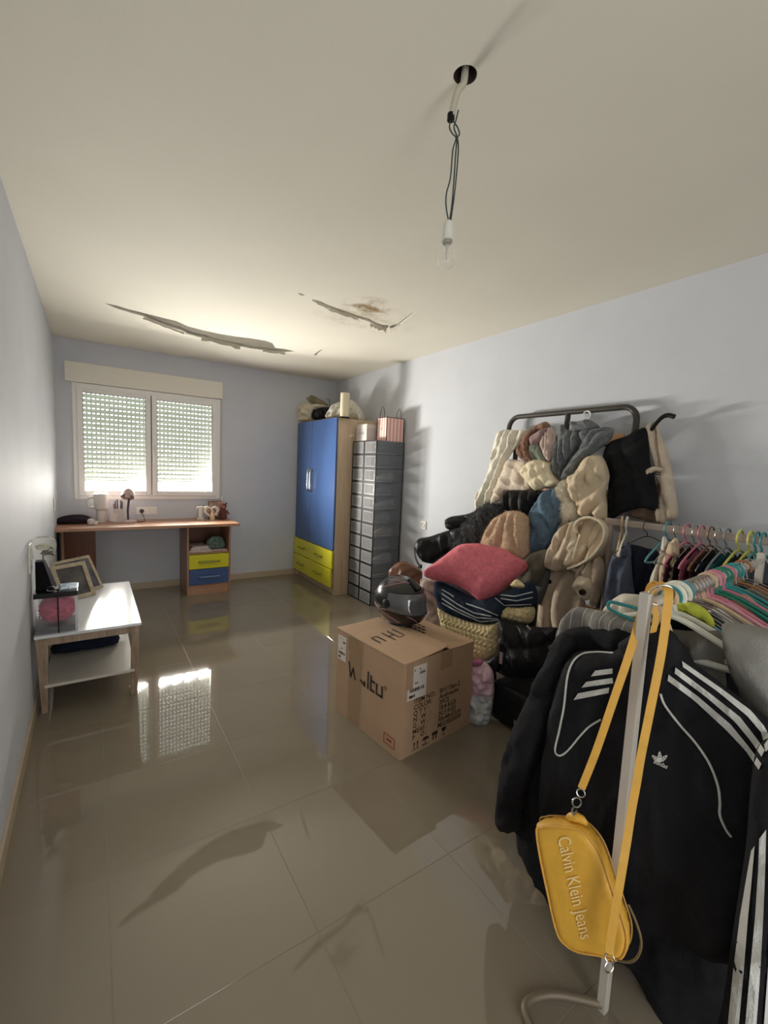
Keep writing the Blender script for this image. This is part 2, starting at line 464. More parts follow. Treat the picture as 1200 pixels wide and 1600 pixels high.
# ceiling: plaster slab, and a coat of paint that has torn open
hole1 = crop(140, 440, 2.143, [(50, 72), (90, 80), (130, 93), (185, 106), (240, 120), (290, 132), (330, 150), (380, 163), (430, 174), (490, 184), (540, 190), (590, 198), (612, 206), (622, 222), (655, 226), (690, 234), (650, 236), (620, 236), (580, 229), (545, 225), (500, 216), (470, 210), (440, 204), (400, 194), (380, 186), (352, 183), (330, 176), (318, 168), (300, 161), (270, 152), (240, 143), (210, 131), (180, 116), (150, 108), (120, 99), (85, 88)])
hole2 = crop(140, 440, 2.143, [(745, 58), (775, 67), (800, 79), (850, 97), (900, 114), (935, 124), (960, 138), (985, 146), (1003, 146), (1000, 154), (985, 156), (960, 146), (930, 132), (895, 121), (850, 108), (800, 88), (770, 76)])
hole3 = crop(140, 440, 2.143, [(750, 246), (768, 232), (792, 219), (778, 234), (762, 246)])
hole4 = crop(140, 440, 2.143, [(695, 37), (712, 41), (722, 47), (706, 46)])
hole5 = crop(140, 440, 2.143, [(1003, 150), (1035, 139), (1075, 108), (1100, 92), (1082, 112), (1040, 146), (1010, 155)])
LAMP = Vector((.91, 1.041, H))
circ = [(LAMP.x + .034 * math.cos(a), LAMP.y + .034 * math.sin(a)) for a in [k * math.pi / 10 for k in range(20)]]
loops = [[(XL - .02, YF - .02), (XR + .02, YF - .02), (XR + .02, YB + .02), (XL - .02, YB + .02)]]
for hp in (hole1, hole2, hole3, hole4, hole5): loops.append([(PZ(*q, H).x, PZ(*q, H).y) for q in hp])
loops.append(circ)
b = B(); flat = [q for l in loops for q in l]
tri = tessellate_polygon([[Vector((*q, 0)) for q in l] for l in loops])
vb = [b.bm.verts.new((x, y, H)) for x, y in flat]
for t in tri:
    try: b.bm.faces.new([vb[i] for i in t])
    except ValueError: pass
k = 0
for l in loops:
    up = [b.bm.verts.new((x, y, H + .018)) for x, y in l]; n = len(l)
    for i in range(n): b.bm.faces.new((vb[k + i], vb[k + (i + 1) % n], up[(i + 1) % n], up[i]))
    k += n
ceil = tag(b.build('ceiling', M_ceil), kind='structure')
b = B(); xs = [XL - .1, LAMP.x - .045, LAMP.x + .045, XR + .1]; ys = [YF - .1, LAMP.y - .045, LAMP.y + .045, YB + .3]
for i in range(3):
    for j in range(3):
        if i == 1 and j == 1: b.box((xs[1], ys[1], H + .09), (xs[2], ys[2], H + .12))
        else: b.box((xs[i], ys[j], H + .018), (xs[i + 1], ys[j + 1], H + .12))
b.build('plaster_slab', M_ceil_under, ceil)
# curling flakes of paint along the tear
M_flake = mat('paint_flake', (214, 206, 186), .85)
def flake(p0, p1, depth, curl):
    p0, p1 = PZ(*p0, H), PZ(*p1, H); d = (p1 - p0); side = Vector((-d.y, d.x, 0)).normalized()
    rs = random.Random(int(p0.x * 1e4)); jag = [rs.uniform(.4, 1) for _ in range(9)]
    def fn(u, v):
        e = depth * jag[int(u * 8)] * math.sin(math.pi * min(max(u, .05), .95)) ** .4
        return p0 + d * u + side * (v * e * .7) + Vector((0, 0, -v * v * curl * jag[int(u * 8)] - .001))
    bb = B().grid(fn, 9, 5); g = bmesh.ops.extrude_face_region(bb.bm, geom=list(bb.bm.faces))
    for q in g['geom']:
        if isinstance(q, bmesh.types.BMVert): q.co.z -= .0012
    bb.build('paint_flake', M_flake, ceil, smooth=True)
for a, c, dp, cu in (((375, 186), (505, 217), .05, .05), ((180, 118), (318, 170), .05, .03), ((580, 229), (655, 237), .04, .035), ((320, 171), (378, 187), .06, .012), ((800, 90), (900, 123), .03, .02), ((940, 138), (992, 158), .05, .05), ((985, 158), (1004, 152), .06, .06), ((745, 60), (800, 88), .02, .015)):
    flake(*crop(140, 440, 2.143, [a, c]), dp * .5, cu * .6)

# walls
WX0, WX1, WZ0, WZ1 = -.155, 1.245, 1.005, 2.26
b = B(); y0, y1 = YB, YB + .26
b.box((XL - .2, y0, 0), (WX0, y1, H + .018)); b.box((WX1, y0, 0), (XR + .2, y1, H + .018))
b.box((WX0, y0, 0), (WX1, y1, WZ0)); b.box((WX0, y0, WZ1), (WX1, y1, H + .018))
wall_back = tag(b.build('wall_back', M_wall), kind='structure')
tag(B().box((XL - .2, YF - .2, 0), (XL, YB, H + .018)).build('wall_left', M_wall), kind='structure')
tag(B().box((XR, YF - .2, 0), (XR + .2, YB, H + .018)).build('wall_right', M_wall), kind='structure')
b = B(); b.box((XL, YF - .2, 0), (.02, YF, H + .018)); b.box((.82, YF - .2, 0), (XR, YF, H + .018)); b.box((.02, YF - .2, 2.04), (.82, YF, H + .018))  # unseen front wall; its door opening is added to admit fill light
tag(b.build('wall_front', M_wall), kind='structure')
b = B(); b.box((-.04, YF, 0), (.02, YF + .012, 2.10), .002); b.box((.82, YF, 0), (.88, YF + .012, 2.10), .002); b.box((.02, YF, 2.04), (.82, YF + .012, 2.10), .002)  # casing around the added fill-light doorway, out of view
tag(b.build('trim_1', M_white), kind='structure')
tag(B().box((XL + .012, YB - .012, 0), (XR, YB, .075), .002).build('baseboard_back', M_base), kind='structure')
tag(B().box((XL, YF, 0), (XL + .012, YB, .075), .002).build('baseboard_left', M_base), kind='structure')
tag(B().box((XR - .012, YF, 0), (XR, YB - .012, .075), .002).build('baseboard_right', M_base), kind='structure')

# ------------------------------------------------------------------ window
M_glass = clear_mat('window_glass', (0, 0, 0), .03, .02)
M_frame = mat('window_frame_pvc', (240, 237, 232), .32)
M_gasket = mat('gasket', (60, 58, 54), .7)
win = thing('window_1', 'white two-sash window with a half-lowered roller shutter above the desk', 'window', (.545, YB, 1.0), kind='structure')
b = B(); fy0, fy1 = YB - .012, YB + .05
def ring(b, x0, x1, z0, z1, w, ya, yb, bev=.004):
    b.box((x0, ya, z0), (x0 + w, yb, z1), bev); b.box((x1 - w, ya, z0), (x1, yb, z1), bev)
    b.box((x0 + w, ya, z0), (x1 - w, yb, z0 + w), bev); b.box((x0 + w, ya, z1 - w), (x1 - w, yb, z1), bev)
ring(b, -.16, 1.25, 1.0, 2.165, .042, fy0, fy1); b.build('window_frame', M_frame, win)
for k, (x0, x1) in enumerate(((-.122, .532), (.540, 1.212))):
    b = B(); w = .052; ring(b, x0, x1, 1.04, 2.127, w, YB - .026, YB + .035, .006)
    s = b.build('sash', M_frame, win)
    B().box((x0 + w - .005, YB + .004, 1.04 + w - .005), (x1 - w + .005, YB + .008, 2.127 - w + .005)).build('pane', M_glass, s)
    b = B(); ring(b, x0 + w - .002, x1 - w + .002, 1.04 + w - .002, 2.127 - w + .002, .004, YB - .024, YB - .018, 0); b.build('gasket', M_gasket, s)
    if k == 1:
        b = B(); b.box((.552, YB - .036, 1.515), (.576, YB - .025, 1.60), .004); b.box((.555, YB - .058, 1.50), (.573, YB - .044, 1.535), .004)
        b.box((.557, YB - .050, 1.515), (.571, YB - .03, 1.532), .002); b.box((.556, YB - .058, 1.40), (.572, YB - .045, 1.52), .005); b.build('handle', M_whitepl, s)
B().box((-.213, YB - .035, 2.168), (1.275, YB + .2, 2.36), .006).build('shutter_box', mat('shutter_box_pvc', (234, 229, 216), .45), win)
for x in (-.155, 1.215): B().box((x, YB + .075, 1.005), (x + .03, YB + .115, 2.20)).build('shutter_guide', M_frame, win)
B().box((.518, YB + .037, 1.045), (.554, YB + .048, 2.12)).build('centre_mullion', M_gasket, win)
# roller shutter slats: bowed PVC with a row of light slots above each
M_slat = mat('shutter_slat', (196, 200, 190), .5)
_n = M_slat.node_tree; _bs = _n.nodes['Principled BSDF']; _tr = _n.nodes.new('ShaderNodeBsdfTranslucent'); _tr.inputs[0].default_value = lin((210, 225, 200))
_mx = _n.nodes.new('ShaderNodeMixShader'); _mx.inputs[0].default_value = .06
_n.links.new(_bs.outputs[0], _mx.inputs[1]); _n.links.new(_tr.outputs[0], _mx.inputs[2]); _n.links.new(_mx.outputs[0], _n.nodes['Material Output'].inputs[0])
SX0, SX1, SP = -.128, 1.218, .0495
b = B()
def slatf(u, v):
    return Vector((SX0 + (SX1 - SX0) * u, YB + .095 - .007 * math.sin(math.pi * v), 1.195 + v * .0405))
b.grid(slatf, 2, 7)
nt_ = 34; dx = (SX1 - SX0) / nt_
for i in range(nt_):
    x = SX0 + i * dx; b.box((x, YB + .0935, 1.195 + .0405), (x + dx * .42, YB + .0955, 1.195 + SP))
slat0 = b.build('slat', M_slat, win, smooth=True)
zt = 1.195 + SP; i = 1
while zt < 2.18:
    o = slat0.copy(); COL.objects.link(o); o.location = (0, 0, i * SP); i += 1; zt += SP
B().box((SX0, YB + .086, 1.183), (SX1, YB + .100, 1.196), .002).build('bottom_bar', M_frame, win)
b = B(); b.box((1.262, YB - .02, .90), (1.285, YB, 1.03), .004); b.build('strap_winder', M_whitepl, win)
B().box((1.268, YB - .008, 1.03), (1.280, YB - .006, 2.17)).build('shutter_strap', mat('strap_fabric', (200, 196, 186), .9), win)

# ------------------------------------------------------------------ sockets and switches
def plate(name, label, cat, c, axis, w, h, rockers, m=M_whitepl):
    """wall plate; axis = outward normal"""
    a = Vector(axis); s = Vector((0, 0, 1)).cross(a); c = Vector(c)
    t = thing(name, label, cat, c)
    def bx(du0, du1, dz0, dz1, o0, o1, nm, mm, bev=.003):
        p = c + s * du0 + Vector((0, 0, dz0)) + a * o0; q = c + s * du1 + Vector((0, 0, dz1)) + a * o1
        lo = Vector(map(min, p, q)); hi = Vector(map(max, p, q)); return B().box(lo, hi, bev).build(nm, mm, t)
    bx(-w / 2, w / 2, -h / 2, h / 2, 0, .009, 'cover_plate', m, .004)
    for kind, u in rockers:
        if kind == 'switch': bx(u - .024, u + .024, -.026, .026, .009, .014, 'rocker', m)
        else:
            R_ = Vector((0, 0, 1)).rotation_difference(a).to_matrix()
            B().lathe([(.026, .009), (.026, .013), (.021, .013), (.019, .004), (0, .004)], c + s * u, 20, rot=R_).build('socket_well', mat('socket_grey', (205, 203, 196), .4), t, smooth=True)
            b = B()
            for k in (-1, 1): b.lathe([(.0028, .004), (.0028, .0046), (0, .0046)], c + s * u + s * k * .0095, 10, rot=R_)
            b.build('pin_hole', M_black, t)
    return t
plate('wall_socket', 'small white wall socket on the right wall above the black bags', 'socket', (XR, 3.41, .90), (-1, 0, 0), .085, .085, [('socket', 0)])
plate('light_switch', 'narrow white switch on the left wall beside the desk', 'switch', (XL, 4.85, 1.0), (1, 0, 0), .085, .12, [('switch', 0)])
plate('wall_socket', 'white double socket on the left wall behind the flower ornament', 'socket', (XL, 2.98, .885), (1, 0, 0), .09, .16, [('socket', 0)])
sk = PY(229, 798, YB)
plate('wall_socket', 'white socket and switch plate under the window with a lamp plugged in', 'socket', (sk.x, YB, sk.z), (0, -1, 0), .20, .085, [('socket', -.048), ('switch', .048)])

# ================================================================== DESK
M_dtop = wood('desk_top', (186, 142, 112), (166, 122, 94), 'x', .35)
M_dside = wood('desk_side', (172, 132, 104), (152, 112, 86), 'z', .4)
M_ddark = wood('desk_dark', (128, 78, 54), (106, 62, 42), 'z', .45)
M_yel = mat('yellow_front', (214, 208, 44), .3, var=.02)
M_blue = mat('blue_front', (66, 90, 138), .22, var=.03, vscale=4)
M_bluelac = mat('blue_lacquer', (64, 92, 142), .18, var=.03, vscale=3)
M_chrome = mat('brushed_metal', (190, 188, 182), .28, metal=1)
DZ, DY = .78, 4.84
desk = thing('desk', 'long wooden desk with a yellow and a blue drawer under the window', 'desk', (.51, 5.1, 0))
B().box((XL + .003, DY, DZ - .03), (.795, YB - .003, DZ), .003).build('tabletop', M_dtop, desk)
B().box((.797, DY, DZ - .03), (1.34, YB - .003, DZ), .003).build('tabletop', M_dtop, desk)
UX0, UX1, UY = .815, 1.265, 4.93
for _x in (UX0, UX1 - .02): B().box((_x, UY, 0), (_x + .02, YB - .02, DZ - .03), .001).build('side_panel', M_dside, desk)
B().box((UX0 + .02, YB - .04, .03), (UX1 - .02, YB - .03, DZ - .03)).build('back_panel', M_ddark, desk)
B().box((UX0 + .02, UY + .01, .445), (UX1 - .02, YB - .04, .463)).build('shelf', M_dside, desk)
B().box((UX0 + .02, UY + .012, .0), (UX1 - .02, UY + .03, .105)).build('plinth', M_dtop, desk)
for z0, z1, m in ((.285, .44, M_yel), (.11, .28, M_blue)):
    d = B().box((UX0 + .021, UY - .004, z0), (UX1 - .021, UY + .016, z1), .002).build('drawer_front', m, desk)
    xc = (UX0 + UX1) / 2; zc = (z0 + z1) / 2
    b = B(); b.tube(smooth_path([(xc - .10, UY - .002, zc), (xc - .095, UY - .022, zc), (xc, UY - .030, zc + .001), (xc + .095, UY - .022, zc), (xc + .10, UY - .002, zc)], 5), .0105, 8)
    b.build('handle', mat('drawer_handle_' + m.name, (150, 150, 80) if m is M_yel else (110, 130, 165), .35, metal=.3), d, smooth=True)
b = B(); b.box((XL + .035, 5.02, 0), (XL + .055, YB - .02, DZ - .03)); b.build('end_panel', M_dside, desk)
B().box((XL + .056, 5.19, .06), (.012, 5.21, DZ - .03)).build('modesty_panel', M_ddark, desk)

# things in the desk's open shelf
g = M_paper = mat('paper', (226, 216, 206), .8, var=.05)
b = B()
for k in range(6): b.box((.845 + .006 * k, 4.96 + .004 * (k % 3), .4632 + k * .010), (1.075 - .008 * k, 5.25, .4722 + k * .010), rot=rz(-3 + 2 * (k % 3)))
tag(b.build('paper_stack', mat('magazine_paper', (206, 190, 186), .6, var=.15, vscale=30)), 'loose pile of papers in the open shelf of the desk', 'papers')
tag(B().box((1.06, 4.96, .464), (1.235, 5.16, .476), .002).build('notebook', mat('pink_cover', (208, 176, 172), .5)), 'flat pink notebook in the open shelf of the desk', 'notebook')
puff('ribbon_bundle', [(1.05, 5.06, .478), (1.22, 5.06, .478), (1.235, 5.06, .53), (1.20, 5.06, .60), (1.12, 5.06, .62), (1.05, 5.06, .58), (1.03, 5.06, .53)], (1.13, 5.06, .53), (0, -1, 0), fabric('tulle', (112, 132, 118), .4, 30), T=.05, back=.05, lump=(.02, 20), res=.01, pxo=False, seed=4)
tag(bpy.data.objects['ribbon_bundle'], 'crumpled grey-green ribbon bundle in the open shelf of the desk', 'ribbon')

# things on the desk top
def onDesk(px, y): p = PY(px, 812, y); return Vector((p.x, y, DZ))
p = onDesk(117, 5.22)
puff('folded_jacket', [(p.x - .14, p.y, DZ + .002), (p.x + .13, p.y, DZ + .002), (p.x + .14, p.y, DZ + .05), (p.x + .06, p.y, DZ + .085), (p.x - .06, p.y, DZ + .08), (p.x - .14, p.y, DZ + .05)], p, (0, -1, 0), fabric('plum', (46, 36, 48)), T=.09, back=.07, folds=[(80, .05, .012)], res=.012, pxo=False, R=.04)
tag(bpy.data.objects['folded_jacket'], 'folded dark plum garment at the wall end of the desk', 'clothing')
p = onDesk(142, 5.08)
t = thing('plush_toy', 'small white plush lying between dark garment and tumbler on desk', 'toy', p)
M_pl = fabric('plush_white', (220, 212, 206))
B().lathe([(0, 0), (.025, .006), (.032, .025), (.028, .048), (.012, .06), (0, .062)], p, 14).build('body', M_pl, t, True)
B().lathe([(0, 0), (.018, .004), (.022, .018), (.016, .034), (0, .04)], p + Vector((.04, -.03, 0)), 14).build('head', M_pl, t, True)
B().lathe([(0, 0), (.008, .002), (.009, .012), (0, .016)], p + Vector((.055, -.045, .025)), 8).build('ear', M_pl, t, True)
# tumbler
p = onDesk(159, 5.24)
t = thing('tumbler', 'tall white insulated tumbler with side handle and straw on desk', 'cup', p)
M_tum = mat('tumbler_enamel', (226, 220, 214), .35)
B().lathe([(0, .001), (.040, .001), (.042, .006), (.044, .11), (.047, .125), (.062, .14), (.066, .27), (.064, .275), (0, .275)], p, 28).build('cup_body', M_tum, t, True, 30)
B().lathe([(.067, .268), (.067, .29), (.05, .296), (0, .296)], p, 28).build('lid', M_tum, t, True, 30)
b = B(); b.tube(smooth_path([p + Vector(q) for q in ((-.06, 0, .255), (-.10, 0, .25), (-.118, 0, .22), (-.115, 0, .17), (-.09, 0, .152), (-.055, 0, .16))], 5), .011, 8); b.build('handle', M_tum, t, True)
B().tube([p + Vector((.02, 0, .29)), p + Vector((.045, -.01, .36))], .004, 8).build('straw', clear_mat('straw_clear', (230, 220, 220), .5), t, True)
# pen box
p = onDesk(185, 5.22)
t = thing('pen_holder', 'square white pen box holding dark pens and a paper tag', 'pen holder', p)
b = B(); b.box((p.x - .04, p.y - .03, DZ), (p.x + .05, p.y + .04, DZ + .006)); 
for x0, x1, y0, y1 in ((-.04, .05, -.03, -.026), (-.04, .05, .036, .04), (-.04, -.036, -.026, .036), (.046, .05, -.026, .036), (.006, .009, -.026, .036)): b.box((p.x + x0, p.y + y0, DZ + .006), (p.x + x1, p.y + y1, DZ + .14))
b.build('box', mat('pen_box_white', (210, 200, 194), .5), t)
for k, (dx, dy, h_, c) in enumerate(((-.02, 0, .22, (24, 22, 26)), (-.005, .01, .235, (30, 28, 30)), (.02, .0, .225, (20, 20, 24)), (.03, .015, .21, (40, 34, 36)), (-.03, .015, .19, (150, 60, 60)))):
    B().tube([(p.x + dx, p.y + dy, DZ + .01), (p.x + dx * 1.25, p.y + dy, DZ + h_)], .005, 8).build('pen', mat('pen%d' % k, c, .4), t, True)
B().box((p.x - .075, p.y - .05, DZ + .015), (p.x - .01, p.y - .047, DZ + .10), rot=Matrix.Rotation(math.radians(10), 3, 'Y')).build('paper_tag', M_paper, t)
# desk lamp
p = onDesk(202, 5.17)
t = thing('desk_lamp', 'small pale pink desk lamp with dark stem under the window', 'lamp', p)
M_lp = mat('lamp_pink', (206, 178, 174), .35); M_ls = mat('lamp_stem', (70, 58, 62), .4)
B().lathe([(0, 0), (.068, 0), (.07, .008), (.06, .02), (.03, .03), (0, .032)], p, 24).build('base', M_lp, t, True, 30)
B().tube(smooth_path([p + Vector(q) for q in ((-.01, 0, .028), (-.012, 0, .12), (-.005, 0, .2), (.0, -.005, .245))], 6), .0105, 10).build('stem', M_ls, t, True)
hd = p + Vector((-.01, -.012, .285))
Rm = Matrix.Rotation(math.radians(-35), 3, 'X') @ Matrix.Rotation(math.radians(10), 3, 'Y')
B().lathe([(.026, .062), (.04, .052), (.055, .02), (.062, -.025), (.058, -.026), (.05, .016), (0, .04)], hd, 24, rot=Rm).build('shade', M_lp, t, True, 40)
B().lathe([(0, .075), (.018, .07), (.026, .058)], hd, 16, rot=Rm).build('cap', M_ls, t, True)
B().lathe([(0, -.03), (.02, -.022), (.026, 0), (.014, .025)], hd, 16, rot=Rm).build('bulb', mat('bulb_white', (235, 230, 225), .3), t, True)
B().tube(smooth_path([p + Vector((.06, .02, .006)), p + Vector((.10, -.02, .006)), p + Vector((.145, .05, .008)), (sk.x - .035, YB - .06, DZ + .04), (sk.x - .048, YB - .035, sk.z - .02), (sk.x - .048, YB - .03, sk.z)], 6), .0035, 8).build('cord', M_ls, t, True)
B().lathe([(.020, -.006), (.021, -.028), (.015, -.034), (0, -.035)], (sk.x - .048, YB, sk.z), 16, axis='y').build('plug', M_ls, t, True)
# "I (heart)" ornament
p = onDesk(318, 5.22); M_or = mat('ornament_white', (224, 214, 204), .5)
t = thing('letter_ornament', 'white letter and heart ornament standing at the desk end', 'ornament', p)
x = p.x - .07; b = B()
b.box((x, p.y, DZ), (x + .075, p.y + .025, DZ + .022), .002); b.box((x + .02, p.y, DZ + .022), (x + .055, p.y + .025, DZ + .128), .002); b.box((x, p.y, DZ + .128), (x + .075, p.y + .025, DZ + .15), .002)
b.build('letter', M_or, t)
hx = x + .155
def heart(s, a): return (16 * math.sin(a) ** 3 * s, (13 * math.cos(a) - 5 * math.cos(2 * a) - 2 * math.cos(3 * a) - math.cos(4 * a)) * s)
b = B(); n = 40; rings = []
for k in range(n):
    a = 2 * math.pi * k / n; o_, i_ = heart(.0053, a), heart(.0034, a)
    rings.append([b.bm.verts.new((hx + q[0], p.y + yy, DZ + .092 + q[1])) for q, yy in ((o_, 0), (o_, .025), (i_, .025), (i_, 0))])
for k in range(n):
    for j in range(4): b.bm.faces.new((rings[k][j], rings[k][(j + 1) % 4], rings[(k + 1) % n][(j + 1) % 4], rings[(k + 1) % n][j]))
b.build('heart', M_or, t)
B().prism([(hx + heart(.0036, 2 * math.pi * k / n)[0], p.y + .012, DZ + .092 + heart(.0036, 2 * math.pi * k / n)[1]) for k in range(n)], (0, .006, 0)).build('photo', mat('small_photo', (120, 90, 84), .4, col2=(190, 160, 140), vscale=30), t)
# tiny seated couple, photo frame, brown bear
p = onDesk(333, 5.20)
t = thing('figurine', 'small cream figurine leaning on the heart ornament', 'ornament', p)
M_fg = mat('figurine_cream', (222, 198, 160), .5, var=.15, vscale=40)
B().lathe([(0, 0), (.028, 0), (.03, .02), (.02, .07), (.012, .085), (0, .086)], p + Vector((-.01, 0, 0)), 14).build('body', M_fg, t, True)
B().lathe([(0, 0), (.013, .004), (.016, .016), (.012, .028), (0, .032)], p + Vector((-.01, 0, .082)), 12).build('head', M_fg, t, True)
B().tube(smooth_path([p + Vector((.0, -.01, .07)), p + Vector((.035, -.015, .055)), p + Vector((.045, -.01, .09))], 5), .007, 8).build('arm', M_fg, t, True)
p = onDesk(336, 5.30)
t = thing('photo_frame', 'small upright brown photo frame at the end of the desk', 'picture frame', p)
b = B(); ring(b, p.x - .075, p.x + .075, DZ, DZ + .21, .014, p.y, p.y + .015, .002); b.build('frame', wood('smallframe', (150, 112, 80), (120, 84, 58)), t)
B().box((p.x - .062, p.y + .006, DZ + .013), (p.x + .062, p.y + .01, DZ + .197)).build('picture', mat('pic_sepia', (196, 176, 160), .5, col2=(130, 96, 80), vscale=14), t)
B().box((p.x - .01, p.y + .015, DZ), (p.x + .01, p.y + .06, DZ + .1)).build('easel_back', M_ddark, t)
p = onDesk(349, 5.24)
t = thing('teddy_bear', 'small brown bear figure at the right end of the desk', 'toy', p)
M_bear = fabric('bear', (104, 68, 58), .2, 40)
B().lathe([(0, 0), (.035, .002), (.043, .04), (.034, .10), (.018, .13), (0, .135)], p, 16).build('body', M_bear, t, True)
B().lathe([(0, 0), (.026, .008), (.036, .036), (.028, .064), (0, .074)], p + Vector((0, 0, .118)), 16).build('head', M_bear, t, True)
for s in (-1, 1):
    B().lathe([(0, -.012), (.012, -.006), (.013, .006), (0, .013)], p + Vector((s * .03, 0, .185)), 10).build('ear', M_bear, t, True)
    B().tube([p + Vector((s * .03, -.01, .10)), p + Vector((s * .055, -.03, .06))], [.014, .011], 8).build('arm', M_bear, t, True)
B().lathe([(0, -.014), (.013, -.006), (.014, .006), (0, .014)], p + Vector((0, -.034, .146)), 10).build('muzzle', fabric('bear_muzzle', (160, 120, 96)), t, True)

# ================================================================== WARDROBE
M_ww = wood('wardrobe_side', (214, 192, 164), (196, 172, 142), 'z', .45)
WF, WY0, WY1, WH = 2.225, 4.285, 5.385, 1.975
wr = thing('wardrobe', 'tall wardrobe with blue doors, yellow drawers and pale wood sides', 'wardrobe', ((WF + XR) / 2, (WY0 + WY1) / 2, 0))
B().box((WF + .004, WY0, 0), (XR - .014, WY0 + .022, WH), .001).build('side_panel', M_ww, wr)
B().box((WF + .004, WY1 - .022, 0), (XR - .014, WY1, WH), .001).build('side_panel', M_ww, wr)
B().box((WF + .004, WY0 + .022, WH - .022), (XR - .014, WY1 - .022, WH)).build('top_panel', M_ww, wr)
B().box((XR - .03, WY0 + .022, 0), (XR - .018, WY1 - .022, WH - .022)).build('back_panel', M_ww, wr)
B().box((WF + .03, WY0 + .022, 0), (WF + .05, WY1 - .022, .085)).build('plinth', M_ww, wr)
B().box((WF + .02, WY0 + .022, .085), (XR - .03, WY1 - .022, .10)).build('bottom_panel', M_ww, wr)
YS = 4.93
for y0, y1, hy in ((WY0 + .012, YS - .003, YS - .035), (YS + .003, WY1 - .01, YS + .035)):
    d = B().box((WF - .016, y0, .512), (WF + .004, y1, WH + .004), .0015).build('door', M_bluelac, wr)
    b = B(); b.tube(smooth_path([(WF - .014, hy, 1.14), (WF - .042, hy, 1.155), (WF - .044, hy, 1.27), (WF - .042, hy, 1.385), (WF - .014, hy, 1.40)], 6), .011, 10); b.build('handle', M_chrome, d, True)
for z0, z1, dx in ((.306, .505, -.012), (.092, .298, -.022)):
    d = B().box((WF - .016 + dx, WY0 + .005, z0), (WF + .004 + dx, WY1 - .005, z1), .002).build('drawer_front', M_yel, wr)
    B().box((WF + .004 + dx, WY0 + .03, z0 + .02), (WF + .30, WY1 - .03, z1 - .03)).build('drawer_box', M_ww, d)
    for hy in (4.62, 5.12):
        zc = (z0 + z1) / 2; b = B(); X = WF - .016 + dx
        b.tube(smooth_path([(X, hy - .085, zc), (X - .022, hy - .08, zc), (X - .028, hy, zc), (X - .022, hy + .08, zc), (X, hy + .085, zc)], 5), .0085, 8)
        b.build('handle', mat('olive_handle', (128, 126, 44), .4), d, True)
q = PY(549, 681, WY0); B().box((q.x - .028, WY0 - .008, q.z - .009), (q.x + .032, WY0, q.z + .009), .003, rot=Matrix.Rotation(math.radians(-18), 3, 'Y')).build('wall_hook', M_whitepl, wr)

# things on top of the wardrobe
c4 = lambda pts: crop(450, 600, 5.714, pts)
M_bagc = mat('cream_plastic_bag', (214, 204, 180), .45, var=.1, vscale=10, bump=.4, bscale=30)
M_bagw = clear_mat('thin_white_bag', (226, 222, 208), .72, .35)
puff('plastic_bag', c4([(98, 330), (92, 260), (105, 190), (150, 165), (210, 175), (300, 180), (340, 200), (250, 230), (235, 320)]), (2.42, 5.2, 2.05), (-.8, -.6, 0), M_bagc, T=.10, back=.10, lump=(.02, 14), folds=[(70, .06, .012)], seed=3)
tag(bpy.data.objects['plastic_bag'], 'stuffed cream plastic bag on the far end of the wardrobe', 'bag')
puff('canvas_bag', c4([(100, 165), (105, 105), (180, 90), (260, 120), (340, 170), (360, 195), (300, 188), (200, 172)]), (2.6, 5.15, 2.2), (-.8, -.6, 0), fabric('khaki', (150, 142, 112)), T=.05, back=.06, lump=(.01, 12), seed=5)
tag(bpy.data.objects['canvas_bag'], 'slumped khaki canvas bag behind the cream bag on the wardrobe', 'bag')
puff('duffel_bag', c4([(225, 318), (225, 245), (290, 212), (370, 208), (390, 235), (360, 280), (345, 305)]), (2.40, 5.0, 2.05), (-.8, -.6, 0), fabric('blackbag_a', (20, 21, 26), .3, rough=.5), T=.08, back=.08, lump=(.015, 16), seed=6)
tag(bpy.data.objects['duffel_bag'], 'small black bag squeezed between bags on the wardrobe top', 'bag')
puff('carrier_bag', c4([(345, 305), (360, 250), (400, 190), (470, 160), (560, 140), (620, 185), (670, 255), (682, 320), (640, 345), (620, 320), (500, 300), (440, 298)]), (2.50, 4.45, 2.02), (-.7, -.7, 0), M_bagw, T=.12, back=.12, lump=(.02, 12), folds=[('fan', 450 + 560 / 5.7, 600 + 120 / 5.7, 16, .012)], seed=8)
tag(bpy.data.objects['carrier_bag'], 'puffed translucent white bag on the near end of the wardrobe', 'bag')
q0 = PX(450 + 505 / 5.714, 600 + 268 / 5.714, 2.29)
t = thing('paper_towel_roll', 'white paper towel roll standing in front of the puffed bag', 'paper roll', (q0.x, q0.y, WH))
B().lathe([(.018, WH + .012), (.05, WH + .012), (.05, WH + .265), (.018, WH + .265), (.018, WH + .012)], (q0.x, q0.y, 0), 24).build('roll', mat('towel_paper', (222, 212, 186), .9, bump=.2, bscale=80), t, True, 30)
B().lathe([(0, WH), (.056, WH), (.056, WH + .012), (0, WH + .012)], (q0.x, q0.y, 0), 20).build('base', M_black, t, True, 30)
for (pts, X, lab) in ((((232, 125), (255, 85), (285, 70), (298, 85), (295, 135)), 2.66, 'bent dark wire hoop sticking up behind the khaki bag'), (((320, 150), (345, 132), (368, 145), (370, 185)), 2.62, 'low dark wire hoop sticking up behind the black bag')):
    w3 = [PX(*q, X) for q in c4(pts)]; w3 = [w3[0] - Vector((0, 0, w3[0].z - WH - .005))] + w3 + [w3[-1] - Vector((0, 0, w3[-1].z - WH - .005))]
    tag(B().tube(smooth_path(w3, 5), .003, 6).build('wire_hoop', M_black, smooth=True), lab, 'wire')

